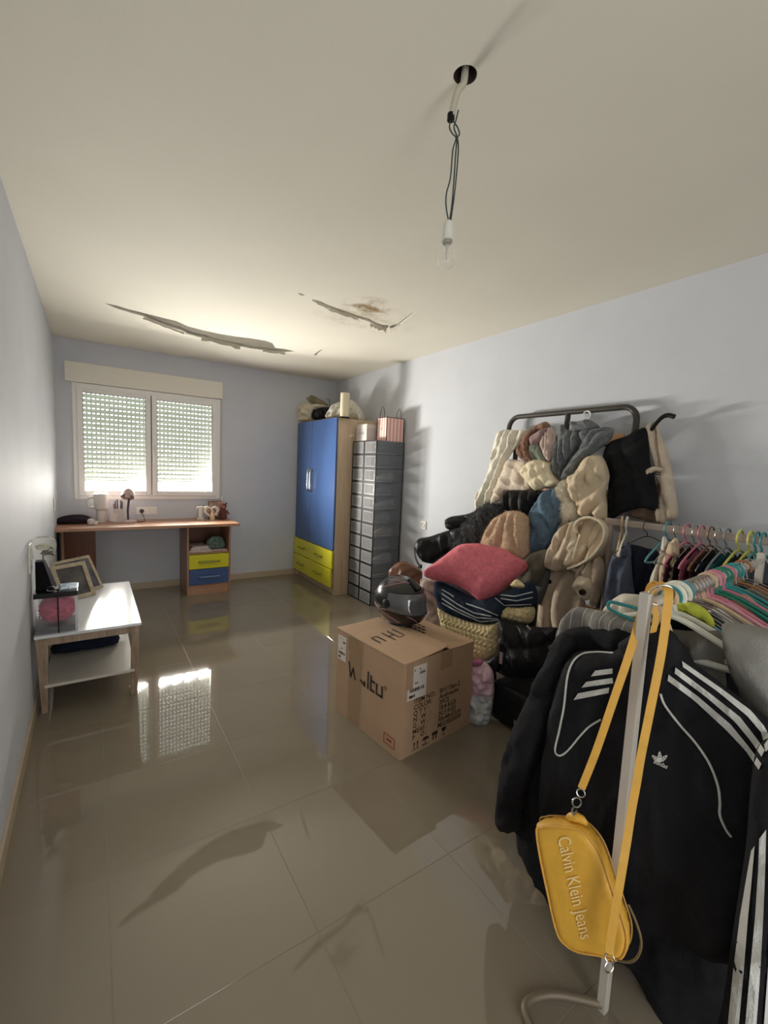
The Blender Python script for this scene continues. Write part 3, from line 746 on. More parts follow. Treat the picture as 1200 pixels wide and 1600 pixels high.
# ================================================================== SHOE BOX TOWER
M_clear = clear_mat('clear_plastic', (138, 144, 150), .42, .18)
M_door = clear_mat('clear_door', (160, 160, 160), .26, .15)
M_rim = clear_mat('frosted_rim', (196, 200, 206), .38, .3)
RF, RY0, RY1 = 2.41, 3.785, 4.275
CW, CH, RD = (RY1 - RY0) / 2, .1445, .345
def make_shoe_box(y, z):
    t = thing('shoe_box', 'clear plastic shoe box with black edges in the tall tower beside the wardrobe', 'shoe box', (RF + RD / 2, y + CW / 2, z), group='stacked clear shoe boxes')
    x0, x1, y0, y1, z0, z1 = RF, RF + RD, y + .001, y + CW - .001, z + .001, z + CH - .001
    b = B(); th = .0015
    b.box((x0 + .006, y0 + .002, z0 + .001), (x1 - .002, y0 + .002 + th, z1 - .001)); b.box((x0 + .006, y1 - .002 - th, z0 + .001), (x1 - .002, y1 - .002, z1 - .001))
    b.box((x1 - .004, y0 + .004, z0 + .001), (x1 - .0025, y1 - .004, z1 - .001)); b.box((x0 + .006, y0 + .004, z0 + .0005), (x1 - .004, y1 - .004, z0 + .002)); b.box((x0 + .006, y0 + .004, z1 - .002), (x1 - .004, y1 - .004, z1 - .0005))
    b.build('shell', M_clear, t)
    b = B(); w = .009
    for (ya, yb, za, zb) in ((y0, y0 + w, z0, z1), (y1 - w, y1, z0, z1), (y0 + w, y1 - w, z0, z0 + w), (y0 + w, y1 - w, z1 - w, z1)): b.box((x0 - .003, ya, za), (x0 + .006, yb, zb))
    b.build('edge_frame', M_black, t)
    for ya in (y0, y1 - w): B().box((x1 - .006, ya, z0), (x1, ya + w, z1)).build('back_edge', M_black, t)
    d = B().box((x0 - .001, y0 + w, z0 + w), (x0 + .001, y1 - w, z1 - w)).build('door', M_door, t)
    b = B(); r0 = .008
    ya, yb, za, zb = y0 + w + .008, y1 - w - .030, z0 + w + .008, z1 - w - .008
    for (a1, a2, c1, c2) in ((ya, ya + r0, za, zb), (yb - r0, yb, za, zb), (ya + r0, yb - r0, za, za + r0), (ya + r0, yb - r0, zb - r0, zb)): b.box((x0 - .0025, a1, c1), (x0 - .001, a2, c2))
    b.build('door_rim', M_rim, d)
    b = B(); b.lathe([(.011, -.002), (.011, .0005), (.0065, .0005), (.0065, -.002), (.011, -.002)], (x0 - .001, y0 + w + .004 + .008, (z0 + z1) / 2), 14, axis='x'); b.build('finger_ring', M_rim, d)
    b = B(); b.lathe([(.0064, -.0012), (0, -.0012)], (x0 - .001, y0 + w + .012, (z0 + z1) / 2), 12, axis='x'); b.build('finger_hole', M_black, d)
    return t
sb = make_shoe_box(RY0, 0)
def copy_tree(o, parent=None, delta=None):
    c = o.copy(); COL.objects.link(c)
    if parent is not None: c.parent = parent
    elif delta is not None: c.location = o.location + Vector(delta)
    BASE[c.name] = (BASE[o.name] + Vector(delta)) if delta is not None else BASE[o.name]
    for ch in o.children: copy_tree(ch, c)
    return c
for col_ in range(2):
    for row in range(12):
        o = copy_tree(sb, None, (0, col_ * CW, row * CH)) if (col_ or row) else sb
        o['label'] = 'clear black-edged shoe box, %s of the tower column %s the wardrobe' % (('bottom one', 'second up', 'third up', 'fourth up', 'fifth up', 'sixth up', 'sixth down', 'fifth down', 'fourth down', 'third down', 'second down', 'top one')[row], 'next to' if col_ else 'away from')
# shoes inside
def make_shoe(name, lab, loc, col, L=.245, tall=.085, heel=0):
    """side-on shoe: toe towards the room"""
    t = thing(name, lab, 'shoe', loc, group='shoes in the clear boxes')
    x, y, z = loc; secs = [(0, .012, .022), (.08, .034, .04), (.25, .043, .055), (.45, .038, .075), (.62, .033, tall), (.85, .033, tall), (.97, .024, tall * .9), (1.0, .008, tall * .6)]
    def fn(u, v):
        k = v * (len(secs) - 1); i = min(int(k), len(secs) - 2); f = k - i; s0, s1 = secs[i], secs[i + 1]
        a, wd, ht = (s0[j] + (s1[j] - s0[j]) * f for j in range(3)); an = 2 * math.pi * u
        return Vector((x + (a - .5) * L, y + wd * math.cos(an), z + .018 + heel * a + ht * (.5 + .5 * math.sin(an))))
    B().grid(fn, 16, 22, True).build('upper', fabric('shoe_' + name + str(col[0]), col), t, True)
    pts = [(x + (a - .5) * L, y + s * wd * 1.05) for s in (1,) for a, wd, _ in secs] + [(x + (a - .5) * L, y - wd * 1.05) for a, wd, _ in reversed(secs)]
    B().prism([(a, c, z + .004) for a, c in pts], (0, 0, .016)).build('sole', mat('shoe_sole', (200, 196, 188), .6), t)
    return t
for row, col, c in ((2, 0, (60, 62, 66)), (3, 0, (206, 206, 204)), (4, 0, (52, 52, 56)), (5, 0, (204, 184, 164)), (6, 0, (180, 182, 186)), (7, 0, (170, 172, 178)), (8, 0, (150, 152, 156)), (9, 0, (214, 206, 196)), (10, 0, (120, 112, 104)), (11, 0, (48, 50, 54)), (3, 1, (206, 200, 196)), (8, 1, (210, 204, 200)), (4, 1, (150, 120, 110)), (1, 1, (90, 90, 94))):
    w_ = {60: 'dark grey', 206: 'off-white', 52: 'charcoal', 204: 'pale tan', 180: 'light grey', 170: 'cool grey', 150: 'mid grey', 214: 'cream', 120: 'taupe', 48: 'blackish', 210: 'pale', 90: 'slate'}[c[0]]
    r_ = 12 - row
    make_shoe('shoe', '%s shoe inside the clear box %d from the top, column %s the wardrobe' % (w_, r_, 'next to' if col else 'away from'), (RF + .175, RY0 + col * CW + CW * (.35 if row % 2 else .6), row * CH + .003), c)
RT = 12 * CH
# white carton and pink striped paper bag on the tower
q = PX(563, 690, RF + .05)
t = thing('carton', 'small white carton with faint lettering on top of the shoe boxes', 'box', (RF + .10, 4.12, RT))
c0 = (RF + .015, 3.99); b = B(); b.box((RF + .015, 4.02, RT), (RF + .215, 4.24, RT + .175), .002); b.build('body', mat('carton_white', (206, 200, 196), .55, var=.04), t)
B().box((RF + .013, 4.018, RT + .13), (RF + .217, 4.242, RT + .178), .002).build('lid', mat('carton_lid', (212, 206, 202), .55), t)
text_on('lettering', 'CLUSE', (RF + .0145, 4.185, RT + .07), (0, -1, 0), (0, 0, 1), .04, mat('grey_ink', (120, 118, 120), .6), t)
M_pinkbag = mat('pink_striped_paper', (240, 192, 184), .55)
_nt = M_pinkbag.node_tree; _tc = _nt.nodes.new('ShaderNodeTexCoord'); _wv = _nt.nodes.new('ShaderNodeTexWave'); _wv.bands_direction = 'DIAGONAL'
_mp = _nt.nodes.new('ShaderNodeMapping'); _mp.inputs['Scale'].default_value = (1, 1, .0); _wv.inputs['Scale'].default_value = 14; _wv.inputs['Distortion'].default_value = .3
_rp = _nt.nodes.new('ShaderNodeValToRGB'); _rp.color_ramp.elements[0].color = lin((244, 218, 204)); _rp.color_ramp.elements[1].color = lin((232, 160, 156)); _rp.color_ramp.elements[0].position = .45; _rp.color_ramp.elements[1].position = .55
_nt.links.new(_tc.outputs['Object'], _mp.inputs[0]); _nt.links.new(_mp.outputs[0], _wv.inputs[0]); _nt.links.new(_wv.outputs['Fac'], _rp.inputs[0]); _nt.links.new(_rp.outputs[0], _nt.nodes['Principled BSDF'].inputs['Base Color'])
bx0, bx1, by0, by1 = RF + .13, RF + .335, 3.80, 3.985; bx0 = RF + .12
t = thing('gift_bag', 'pink striped paper bag with black edges on top of the shoe boxes', 'bag', ((bx0 + bx1) / 2, (by0 + by1) / 2, RT))
b = B(); hb = .245; th = .002
for lo, hi in (((bx0, by0, RT), (bx0 + th, by1, RT + hb)), ((bx1 - th, by0, RT), (bx1, by1, RT + hb)), ((bx0, by0, RT), (bx1, by0 + th, RT + hb)), ((bx0, by1 - th, RT), (bx1, by1, RT + hb)), ((bx0, by0, RT), (bx1, by1, RT + th))): b.box(lo, hi)
b.build('body', M_pinkbag, t)
b = B()
for x in (bx0, bx1):
    for y in (by0, by1): b.box((x - .003, y - .003, RT), (x + .003, y + .003, RT + hb))
for y in (by0, by1): b.box((bx0, y - .003, RT + hb - .005), (bx1, y + .003, RT + hb + .001)); 
for x in (bx0, bx1): b.box((x - .003, by0, RT + hb - .005), (x + .003, by1, RT + hb + .001))
b.build('black_edge', M_black, t)
for x in (bx0 + .002, bx1 - .002):
    B().tube(smooth_path([(x, by0 + .05, RT + hb - .01), (x, by0 + .055, RT + hb + .06), (x, (by0 + by1) / 2, RT + hb + .11), (x, by1 - .055, RT + hb + .06), (x, by1 - .05, RT + hb - .01)], 6), .0028, 6).build('handle', M_black, t, True)
text_on('monogram', 'VS', (bx0 - .001, (by0 + by1) / 2 + .016, RT + .12), (0, -1, 0), (0, 0, 1), .028, mat('black_ink', (40, 30, 30), .6), t)

# ================================================================== SIDE TABLE
M_lw = wood('table_leg', (172, 152, 130), (136, 114, 94), 'z', .6)
M_tt = mat('white_laminate', (216, 220, 224), .16, var=.02, spec=.6)
TZ = .47; tx0, tx1, ty0, ty1 = XL + .016, .226, 2.89, 3.93
tb = thing('side_table', 'low white-topped side table with worn wooden legs by the left wall', 'table', ((tx0 + tx1) / 2, (ty0 + ty1) / 2, 0))
B().box((tx0, ty0, TZ - .016), (tx1, ty1, TZ), .002).build('tabletop', M_tt, tb)
b = B()
for lo, hi in (((tx0 + .02, ty0 + .012, TZ - .06), (tx1 - .02, ty0 + .03, TZ - .016)), ((tx0 + .02, ty1 - .03, TZ - .06), (tx1 - .02, ty1 - .012, TZ - .016)), ((tx0 + .01, ty0 + .03, TZ - .06), (tx0 + .028, ty1 - .03, TZ - .016)), ((tx1 - .028, ty0 + .03, TZ - .06), (tx1 - .01, ty1 - .03, TZ - .016))): b.box(lo, hi, .001)
b.build('apron', M_lw, tb)
for x, sx in ((tx0 + .005, 1), (tx1 - .05, -1)):
    for y, sy in ((ty0 + .01, 1), (ty1 - .065, -1)):
        b = B(); w = .055 if sx > 0 else .042
        top = [(x, y), (x + w, y), (x + w, y + .05), (x, y + .05)]; bo = [(x + (.012 if sx > 0 else -.006), y + sy * .06), (x + w * .72, y + sy * .06), (x + w * .72, y + sy * .06 + .035), (x + (.012 if sx > 0 else -.006), y + sy * .06 + .035)]
        va = [b.bm.verts.new((*q, TZ - .018)) for q in top]; vc = [b.bm.verts.new((*q, 0)) for q in bo]
        b.bm.faces.new(va); b.bm.faces.new(vc[::-1])
        for k in range(4): b.bm.faces.new((va[k], va[(k + 1) % 4], vc[(k + 1) % 4], vc[k]))
        b.build('leg', M_lw, tb)
B().box((tx0 + .035, ty0 + .03, .16), (tx1 - .035, ty1 - .03, .176), .002).build('lower_shelf', mat('shelf_white', (196, 190, 178), .4, var=.04), tb)
# navy folded umbrella/cloth on the lower shelf
z0 = .177
puff('folded_blanket', [(-.22, 3.42, z0), (.10, 3.42, z0), (.13, 3.42, z0 + .05), (.10, 3.42, z0 + .095), (-.05, 3.42, z0 + .10), (-.2, 3.42, z0 + .09), (-.235, 3.42, z0 + .05)], (-.05, 3.42, z0 + .05), (0, -1, .0), fabric('navy_dark', (26, 30, 46)), T=.10, back=.10, R=.04, folds=[(80, .06, .014)], pxo=False, res=.012, seed=12)
tag(bpy.data.objects['folded_blanket'], 'dark navy folded cloth on the lower shelf of the side table', 'cloth')

# acrylic box with pink fluffy filling
ax0, ax1, ay0, ay1, az1 = XL + .02, -.085, 2.915, 3.10, TZ + .20
t = thing('display_box', 'clear acrylic box with black lid holding pink fluff on the side table', 'box', ((ax0 + ax1) / 2, (ay0 + ay1) / 2, TZ))
b = B(); th = .003
for lo, hi in (((ax0, ay0, TZ), (ax0 + th, ay1, az1)), ((ax1 - th, ay0, TZ), (ax1, ay1, az1)), ((ax0 + th, ay0, TZ), (ax1 - th, ay0 + th, az1)), ((ax0 + th, ay1 - th, TZ), (ax1 - th, ay1, az1)), ((ax0 + th, ay0 + th, TZ), (ax1 - th, ay1 - th, TZ + th))): b.box(lo, hi)
b.build('acrylic_wall', clear_mat('acrylic', (200, 200, 205), .10, .08), t)
B().box((ax0 - .003, ay0 - .003, az1), (ax1 + .003, ay1 + .003, az1 + .028), .003).build('lid', mat('gloss_black', (14, 14, 18), .15), t)
B().box((ax0 + .004, ay0 + .004, TZ + .004), (ax1 - .004, ay1 - .004, TZ + .035)).build('base', mat('dark_base', (50, 40, 44), .4), t)
B().box((ax0 + .10, ay0 - .006, TZ), (ax0 + .106, ay0 - .001, az1)).build('ribbon', M_black, t)
B().box((ax1 - .012, ay0 - .002, TZ), (ax1 + .002, ay0 + .012, az1)).build('corner_edge', clear_mat('acrylic_edge', (235, 235, 240), .5, .1), t)
cx, cy = (ax0 + ax1) / 2 + .0, (ay0 + ay1) / 2
M_pfl = fabric('pink_fluff', (214, 92, 122), .3, 40, .8, 120, .4)
b = B(); rs = random.Random(3)
def blob(u, v):
    a, e = 2 * math.pi * u, math.pi * (v - .5); k = 1 + .05 * math.sin(9 * a + 5 * e) + .05 * math.sin(7 * e * 2 + 3 * a)
    return Vector((cx + .083 * k * math.cos(e) * math.cos(a), cy + .075 * k * math.cos(e) * math.sin(a), TZ + .117 + .078 * k * math.sin(e)))
fb = b.grid(blob, 28, 20, True).build('fluffy_ball', M_pfl, t, True)
fur(fb, M_pfl, 900, .010, .0012, 5)
# bow, booklet, black box on the lid
t2 = thing('ribbon_bow', 'black ribbon bow tied on the lid of the acrylic box', 'ribbon', (ax0 + .103, ay0 + .02, az1 + .028))
for s in (-1, 1):
    c = Vector((ax0 + .103, ay0 + .02, az1 + .036)); B().ribbon(smooth_path([c, c + Vector((s * .02, .005, .02)), c + Vector((s * .045, 0, .018)), c + Vector((s * .045, -.004, .002)), c + Vector((s * .02, 0, -.003)), c], 5), (0, 1, 0), .012, .0015).build('loop', M_black, t2)
B().lathe([(0, -.008), (.007, -.005), (.008, .004), (0, .009)], (ax0 + .103, ay0 + .02, az1 + .036), 10).build('knot', M_black, t2, True)
tag(B().box((-.165, 2.955, az1 + .0282), (-.088, 3.085, az1 + .034), .001, rot=rz(4)).build('leaflet', mat('blue_white_print', (206, 222, 236), .25, col2=(120, 160, 200), vscale=9)), 'glossy pale blue leaflet on the black lid', 'leaflet')
bz = az1 + .0285
b = B(); P4 = [(XL + .022, 2.99), (XL + .10, 2.99), (XL + .11, 3.09), (XL + .022, 3.09)]; Q4 = [(XL + .022, 3.01), (XL + .058, 3.01), (XL + .060, 3.08), (XL + .022, 3.08)]
va = [b.bm.verts.new((*q, bz)) for q in P4]; vc = [b.bm.verts.new((*q, bz + .155)) for q in Q4]
b.bm.faces.new(va[::-1]); b.bm.faces.new(vc)
for k in range(4): b.bm.faces.new((va[k], va[(k + 1) % 4], vc[(k + 1) % 4], vc[k]))
tag(b.build('pouch', fabric('black_pouch', (17, 17, 21), .2)), 'black wedge-shaped pouch standing against the left wall on the lid', 'pouch')
# rose under a clear cover
fz = bz + .1555; fc = Vector((XL + .055, 3.045, fz))
t = thing('flower_ornament', 'white rose with dark leaves under clear film by the left wall', 'flower', fc)
M_pet = mat('petal', (228, 224, 206), .6, var=.08, vscale=30); M_leaf = mat('leaf_dark', (48, 58, 48), .6, var=.2, vscale=20)
for k in range(11):
    a = k * 2.4; r0 = .006 + .0024 * k
    def pet(u, v, a=a, r0=r0, k=k):
        w = (u - .5) * (.9 + .4 * v); rr = r0 + .010 * v * v; zz = .018 + v * (.034 - .0014 * k)
        return fc + Vector((rr * math.cos(a + w * 1.6), rr * math.sin(a + w * 1.6), zz + .045))
    B().grid(pet, 6, 5).build('petal', M_pet, t, True)
B().tube([fc + Vector((0, 0, 0)), fc + Vector((0, 0, .065))], .003, 6).build('stem', M_leaf, t, True)
for a, l, zz in ((.2, .05, .05), (-1.2, .055, .02), (-.5, .06, -.0), (2.2, .035, .05)):
    def lf(u, v, a=a, l=l, zz=zz):
        w = math.sin(math.pi * min(v + .06, 1)) * .022 * (u - .5) * 2; d = Vector((math.cos(a), math.sin(a), 0)); s = Vector((-d.y, d.x, .4))
        return fc + Vector((0, 0, .03 + zz * .6)) + d * (l * v) + s * w + Vector((0, 0, .02 * math.sin(v * 3) - .01 * abs(u - .5)))
    B().grid(lf, 5, 7).build('leaf', M_leaf, t, True)
M_film = clear_mat('clear_film', (228, 226, 214), .16, .08)
b = B()
def film(u, v):
    a = 2 * math.pi * u; k = 1 + .10 * math.sin(5 * a + 3 * v); R0 = (.035 + .022 * math.sin(math.pi * min(v * .62 + .1, 1))) * (1 if v < .93 else .5)
    return Vector((max(fc.x + R0 * k * math.cos(a), XL + .004), fc.y + 1.1 * R0 * k * math.sin(a), fz + .004 + v * .13))
b.grid(film, 20, 10, True).build('film', M_film, t, True)
# two photo frames leaning back against the wall side
def leaning_frame(label, A, Bp, up, w, depth, pic, pic2):
    A, Bp, up = Vector(A), Vector(Bp), Vector(up); ux = (Bp - A); W_ = ux.length; ux.normalize(); Hh = up.length; uy = up.normalized(); nn = ux.cross(uy)
    t = thing('photo_frame', label, 'picture frame', (A + Bp) / 2)
    def bar(x0, x1, y0, y1, d0, d1, b): b.prism([A + ux * x + uy * y + nn * d0 for x, y in ((x0, y0), (x1, y0), (x1, y1), (x0, y1))], nn * (d1 - d0))
    b = B()
    for q in ((0, w, 0, Hh), (W_ - w, W_, 0, Hh), (w, W_ - w, 0, w), (w, W_ - w, Hh - w, Hh)): bar(*q, 0, depth, b)
    b.build('frame', wood('frame_grey', (190, 176, 152), (158, 142, 118), 'x', .6), t)
    b = B(); bar(w, W_ - w, w, Hh - w, depth * .25, depth * .4, b); b.build('picture', mat('pic_' + label[:12], pic, .2, col2=pic2, vscale=11), t)
    b = B(); bar(w, W_ - w, w, Hh - w, 0, depth * .2, b); b.build('backing', M_ddark, t)
    return t
A = Vector((-.19, 3.50, TZ + .001)); Bq = PZ(148, 929, TZ + .001)
leaning_frame('grey wooden photo frame with a dark picture leaning behind the acrylic box', A, Bq, PY(130, 877, Bq.y + .07) - Bq, .026, .016, (24, 25, 26), (84, 78, 70))
A2 = A + Vector((.02, .10, 0)); B2 = PZ(160, 918, TZ + .001)
leaning_frame('second grey photo frame leaning behind the first one', A2, B2, PY(137, 868, B2.y + .08) - B2, .020, .014, (40, 44, 58), (120, 120, 130))

# ================================================================== CEILING BULB
t = thing('pendant_bulb', 'bare clear light bulb hanging on thin grey wires from the ceiling', 'light bulb', LAMP)
lv = lambda px, py: PV(px, py, LAMP.x, LAMP.y)
M_wire = mat('wire_grey', (64, 74, 72), .5); M_tube = mat('conduit', (200, 194, 176), .6)
lz = lambda pts: [lv(*q) for q in crop(620, 60, 4, pts)]
b = B(); b.lathe([(.0335, H + .001), (.031, H + .03), (.026, H + .07), (0, H + .085)], (LAMP.x, LAMP.y, 0), 20); b.build('ceiling_recess', mat('recess_brown', (58, 46, 34), .9), t, True)
cp = [Vector((LAMP.x, LAMP.y, H + .06))] + lz([(420, 270), (385, 320), (360, 400), (338, 500)])
B().tube(smooth_path(cp, 5), .010, 10).build('conduit', M_tube, t, True)
B().tube([cp[-1] + Vector((0, 0, .012)), cp[-1] - Vector((0, 0, .006))], .0108, 10).build('tape', M_black, t, True)
for k, pts in enumerate((((335, 510), (330, 560), (350, 600), (370, 625), (350, 700), (335, 870), (310, 970), (308, 1050), (322, 1135)), ((345, 515), (375, 560), (385, 600), (372, 625), (362, 720), (350, 900), (338, 1040), (324, 1135)), ((372, 450), (358, 510), (345, 560), (365, 620), (372, 700), (358, 880), (345, 1000), (326, 1135)))):
    w3 = lz(pts); w3 = [q + Vector((.002 * k, -.002 * k, 0)) for q in w3]; B().tube(smooth_path(w3, 6), .0022, 6).build('wire', M_wire, t, True)
bc = lv(620 + 322 / 4, 60 + 1140 / 4); zt = bc.z
zz = lambda py: lv(700, 60 + py / 4).z
B().lathe([(0, zt + .002), (.008, zt), (.015, zt - .012), (.017, zz(1200)), (.0165, zz(1240)), (.0185, zz(1250)), (.0185, zz(1265)), (.0, zz(1265))], (bc.x, bc.y, 0), 20).build('lamp_holder', M_whitepl, t, True, 35)
z1, z2 = zz(1258), zz(1440)
prof = [(.013, 0), (.0145, .08), (.0155, .18), (.020, .34), (.0255, .52), (.0275, .66), (.0265, .80), (.021, .91), (.011, .98), (0, 1)]
B().lathe([(r_, z1 + (z2 - z1) * f) for r_, f in prof], (bc.x, bc.y, 0), 28).build('glass_envelope', clear_mat('bulb_glass', (245, 245, 235), .06, .02), t, True)
B().lathe([(.0135, z1), (.0135, z1 - .012), (0, z1 - .013)], (bc.x, bc.y, 0), 16).build('screw_cap', M_chrome, t, True)
B().lathe([(.006, z1 - .012), (.003, z1 - .03), (.0022, z1 - .055), (0, z1 - .056)], (bc.x, bc.y, 0), 10).build('glass_stem', clear_mat('stem_glass', (200, 200, 190), .4), t, True)
b = B()
for s in (-1, 1): b.tube([(bc.x, bc.y, z1 - .035), (bc.x + s * .012, bc.y - s * .006, z1 - .058)], .0005, 5)
b.tube([(bc.x - .012, bc.y + .006, z1 - .058), (bc.x, bc.y, z1 - .063), (bc.x + .012, bc.y - .006, z1 - .058)], .0004, 5); b.build('filament', M_chrome, t)

# ================================================================== CARDBOARD BOX
M_card = mat('cardboard', (186, 154, 124), .75, var=.06, vscale=6, bump=.08, bscale=40)
M_carde = mat('cardboard_edge', (196, 160, 120), .85); M_ink = mat('carton_ink', (44, 32, 24), .8); M_red = mat('red_ink', (150, 66, 44), .8)
M_tape = clear_mat('packing_tape', (208, 176, 140), .5, .18)
an = 6.0; C0 = Vector((1.250, 1.630, 0)); ex = rz(an) @ Vector((1, 0, 0)); ey = rz(an) @ Vector((0, 1, 0)); ez = Vector((0, 0, 1)); BW, BD, BH = .535, .585, .50
cb = thing('cardboard_box', 'large brown cardboard carton with printed lettering standing on the floor', 'box', C0 + ex * BW / 2 + ey * BD / 2)
def slab(b, o, a, c, d): b.prism([o, o + a, o + a + c, o + c], d)
th = .005
def panel(nm, o, a, c, d, m=M_card): b = B(); slab(b, o, a, c, d); return b.build(nm, m, cb)
pf = panel('front_panel', C0, ex * BW, ez * BH, ey * th)
pl_ = panel('side_panel', C0 + ey * th, ey * (BD - th), ez * BH, ex * th)
panel('side_panel', C0 + ex * (BW - th) + ey * th, ey * (BD - th), ez * BH, ex * th)
panel('back_panel', C0 + ey * (BD - th) + ex * th, ex * (BW - 2 * th), ez * BH, ey * th)
panel('bottom_panel', C0 + ex * th + ey * th + ez * .001, ex * (BW - 2 * th), ey * (BD - 2 * th), ez * th)
SEAM = .315
# top flaps: the left one bows up over the right one
b = B()
def flapL(u, v): return C0 + ex * (u * SEAM - .004) + ey * (v * (BD + .01) - .005) + ez * (BH + .005 + .024 * (u ** 2) * (.35 + .65 * (1 - v)) + .006 * math.sin(5 * v) * u)
b.grid(flapL, 10, 12); g = bmesh.ops.extrude_face_region(b.bm, geom=list(b.bm.faces))
for q in g['geom']:
    if isinstance(q, bmesh.types.BMVert): q.co.z -= .005
fL = b.build('flap', M_card, cb)
b = B()
def flapR(u, v): return C0 + ex * (SEAM + .014 + u * (BW - SEAM - .012)) + ey * (v * (BD + .006) - .003) + ez * (BH + .002 + .002 * (1 - u) ** 2)
b.grid(flapR, 6, 6); g = bmesh.ops.extrude_face_region(b.bm, geom=list(b.bm.faces))
for q in g['geom']:
    if isinstance(q, bmesh.types.BMVert): q.co.z -= .005
fR = b.build('flap', M_card, cb)
b = B(); slab(b, C0 + ex * .02 + ey * .02 + ez * (BH - .03), ex * (BW - .04), ey * (BD - .04), ez * .008); b.build('inner_flap', M_card, cb)
# tape and paper labels
def fpt(u, v, o=.001): return C0 + ex * (u * BW) + ez * (v * BH) - ey * o            # front face, u from the near edge
def lpt(u, v, o=.001): return C0 + ey * ((1 - u) * BD) + ez * (v * BH) - ex * o       # left face, u from its far edge
def quad_part(nm, P, u0, u1, v0, v1, m, par, o=.001, d=.0006):
    b = B(); q = [P(u0, v0, o), P(u1, v0, o), P(u1, v1, o), P(u0, v1, o)]; nn = (P(0, 0, 1) - P(0, 0, 0)) * d; b.prism(q, nn); return b.build(nm, m, par)
quad_part('tape', fpt, .50, .66, .80, 1.0, M_tape, pf, .0005)
quad_part('tape', fpt, .04, .12, .72, 1.0, M_tape, pf, .0022)
quad_part('tape', lpt, .22, .42, .0, 1.0, M_tape, pl_, .0012)
quad_part('tape', lpt, .20, .34, .82, 1.0, M_tape, pl_, .002)
b = B(); slab(b, C0 + ex * .0 + ey * (BD * .40) + ez * (BH + .0095), ex * (SEAM * .95), ey * .09, ez * .0006); 
lb = quad_part('paper_label', fpt, .055, .30, .60, .945, M_paper, pf, .001)
lb2 = quad_part('paper_label', lpt, .02, .16, .65, .94, M_paper, pl_, .001)
def bars(P, par, u0, u1, v0, v1):
    b = B(); rs = random.Random(5); nn = P(0, 0, 1) - P(0, 0, 0)
    def r(a, c, d, e): b.prism([P(u0 + (u1 - u0) * q[0], v0 + (v1 - v0) * q[1], .0019) for q in ((a, d), (c, d), (c, e), (a, e))], nn * .0003)
    for k in range(9): r(.12 + .085 * k, .12 + .085 * k + rs.uniform(.03, .07), .24, .34)
    r(.10, .30, .07, .15); r(.33, .40, .07, .15)
    for k in range(5): r(.62 + .06 * k, .66 + .06 * k, .72, .80)
    for k in range(4): r(.36 + .05 * k, .395 + .05 * k, .46, .50)
    r(.32, .38, .86, .90); r(.6, .66, .86, .90)
    b.build('print', M_ink, par)
bars(fpt, lb, .055, .30, .60, .945); bars(lpt, lb2, .02, .16, .65, .94)
# printing on the front
lines = [('ITEM NO.:', 'BH115an-2'), ('COLOR:', 'Anthracite'), ('Q T Y :', '2PCS'), ('N . W . :', '18.4 KGS'), ('G . W . :', '20.3 KGS'), ('MEAS :', '58x48x53cm'), ('P    O :', 'MS23020209')]
for k, (a, c) in enumerate(lines):
    v = .545 - k * .0655
    text_on('printed_text', a, fpt(.15, v, 0), ex, ez, .036, M_ink, pf, .0007); text_on('printed_text', c, fpt(.50, v, 0), ex, ez, .036, M_ink, pf, .0007)
b = B(); w = .10; nn = -ey * .0004
def ic(u, v, poly): b.prism([fpt(.155 + u * .13 + x * w, .045 + y * .085, .0008) for x, y in poly], nn)
for k in range(4):
    for po in (((0, -.1), (.95, -.1), (.95, -.03), (0, -.03)),) if k < 2 else (): ic(k, 0, po)
for dx in (.1, .55):
    ic(0, 0, ((dx + .1, .05), (dx + .2, .05), (dx + .2, .7), (dx + .1, .7))); ic(0, 0, ((dx, .65), (dx + .3, .65), (dx + .15, 1)))
ic(1, 0, ((.45, 0), (.53, 0), (.53, .7), (.45, .7))); ic(1, 0, [(.5 + .48 * math.cos(math.pi * q / 8), .55 + .42 * math.sin(math.pi * q / 8)) for q in range(9)])
ic(1, 0, ((.12, .0), (.5, .0), (.5, .08), (.12, .08)))
ic(2, 0, ((.1, .55), (.9, .55), (.9, 1), (.1, 1))); ic(2, 0, ((.2, 0), (.36, 0), (.36, .5), (.2, .5))); ic(2, 0, ((.6, 0), (.76, 0), (.76, .5), (.6, .5)))
ic(3, 0, ((.25, .5), (.75, .5), (.85, 1), (.15, 1))); ic(3, 0, ((.46, 0), (.54, 0), (.54, .5), (.46, .5))); ic(3, 0, ((.3, 0), (.7, 0), (.7, .06), (.3, .06)))
b.build('handling_symbols', M_ink, pf)
# brand lettering on the left side, drawn as bars
b = B()
def stroke(a, c, w=.012):
    p, q = Vector(a), Vector(c); d = (q - p).normalized(); s = Vector((-d.y, d.x)) * w / 2; p -= d * w / 2; q += d * w / 2
    b.prism([lpt(0, 0, .0024) + (-ey) * (z.x) + ez * z.y for z in (p - s, q - s, q + s, p + s)], -ex * .0004)
X0, Z0, hh = .13, .265, .075; strokes = []; b.bm.free()
for a, c in (((0, hh), (.02, 0)), ((.02, 0), (.042, hh * .7)), ((.042, hh * .7), (.062, 0)), ((.115, .015), (.15, .0)), ((.15, .0), (.15, .02)), ((.18, 0), (.18, hh * 1.15)), ((.205, 0), (.205, hh)), ((.205, hh * .68), (.235, hh * .68)), ((.205, 0), (.232, 0)), ((.255, hh * .68), (.255, .004)), ((.255, 0), (.30, 0)), ((.30, 0), (.30, hh * .72))): strokes.append(((X0 + a[0], Z0 + a[1]), (X0 + c[0], Z0 + c[1])))
for i0, i1 in ((0, 3), (3, 5), (5, 6), (6, 9), (9, 12)):
    b = B()
    for a, c in strokes[i0:i1]: stroke(a, c)
    b.build('printed_letter', M_ink, pl_)
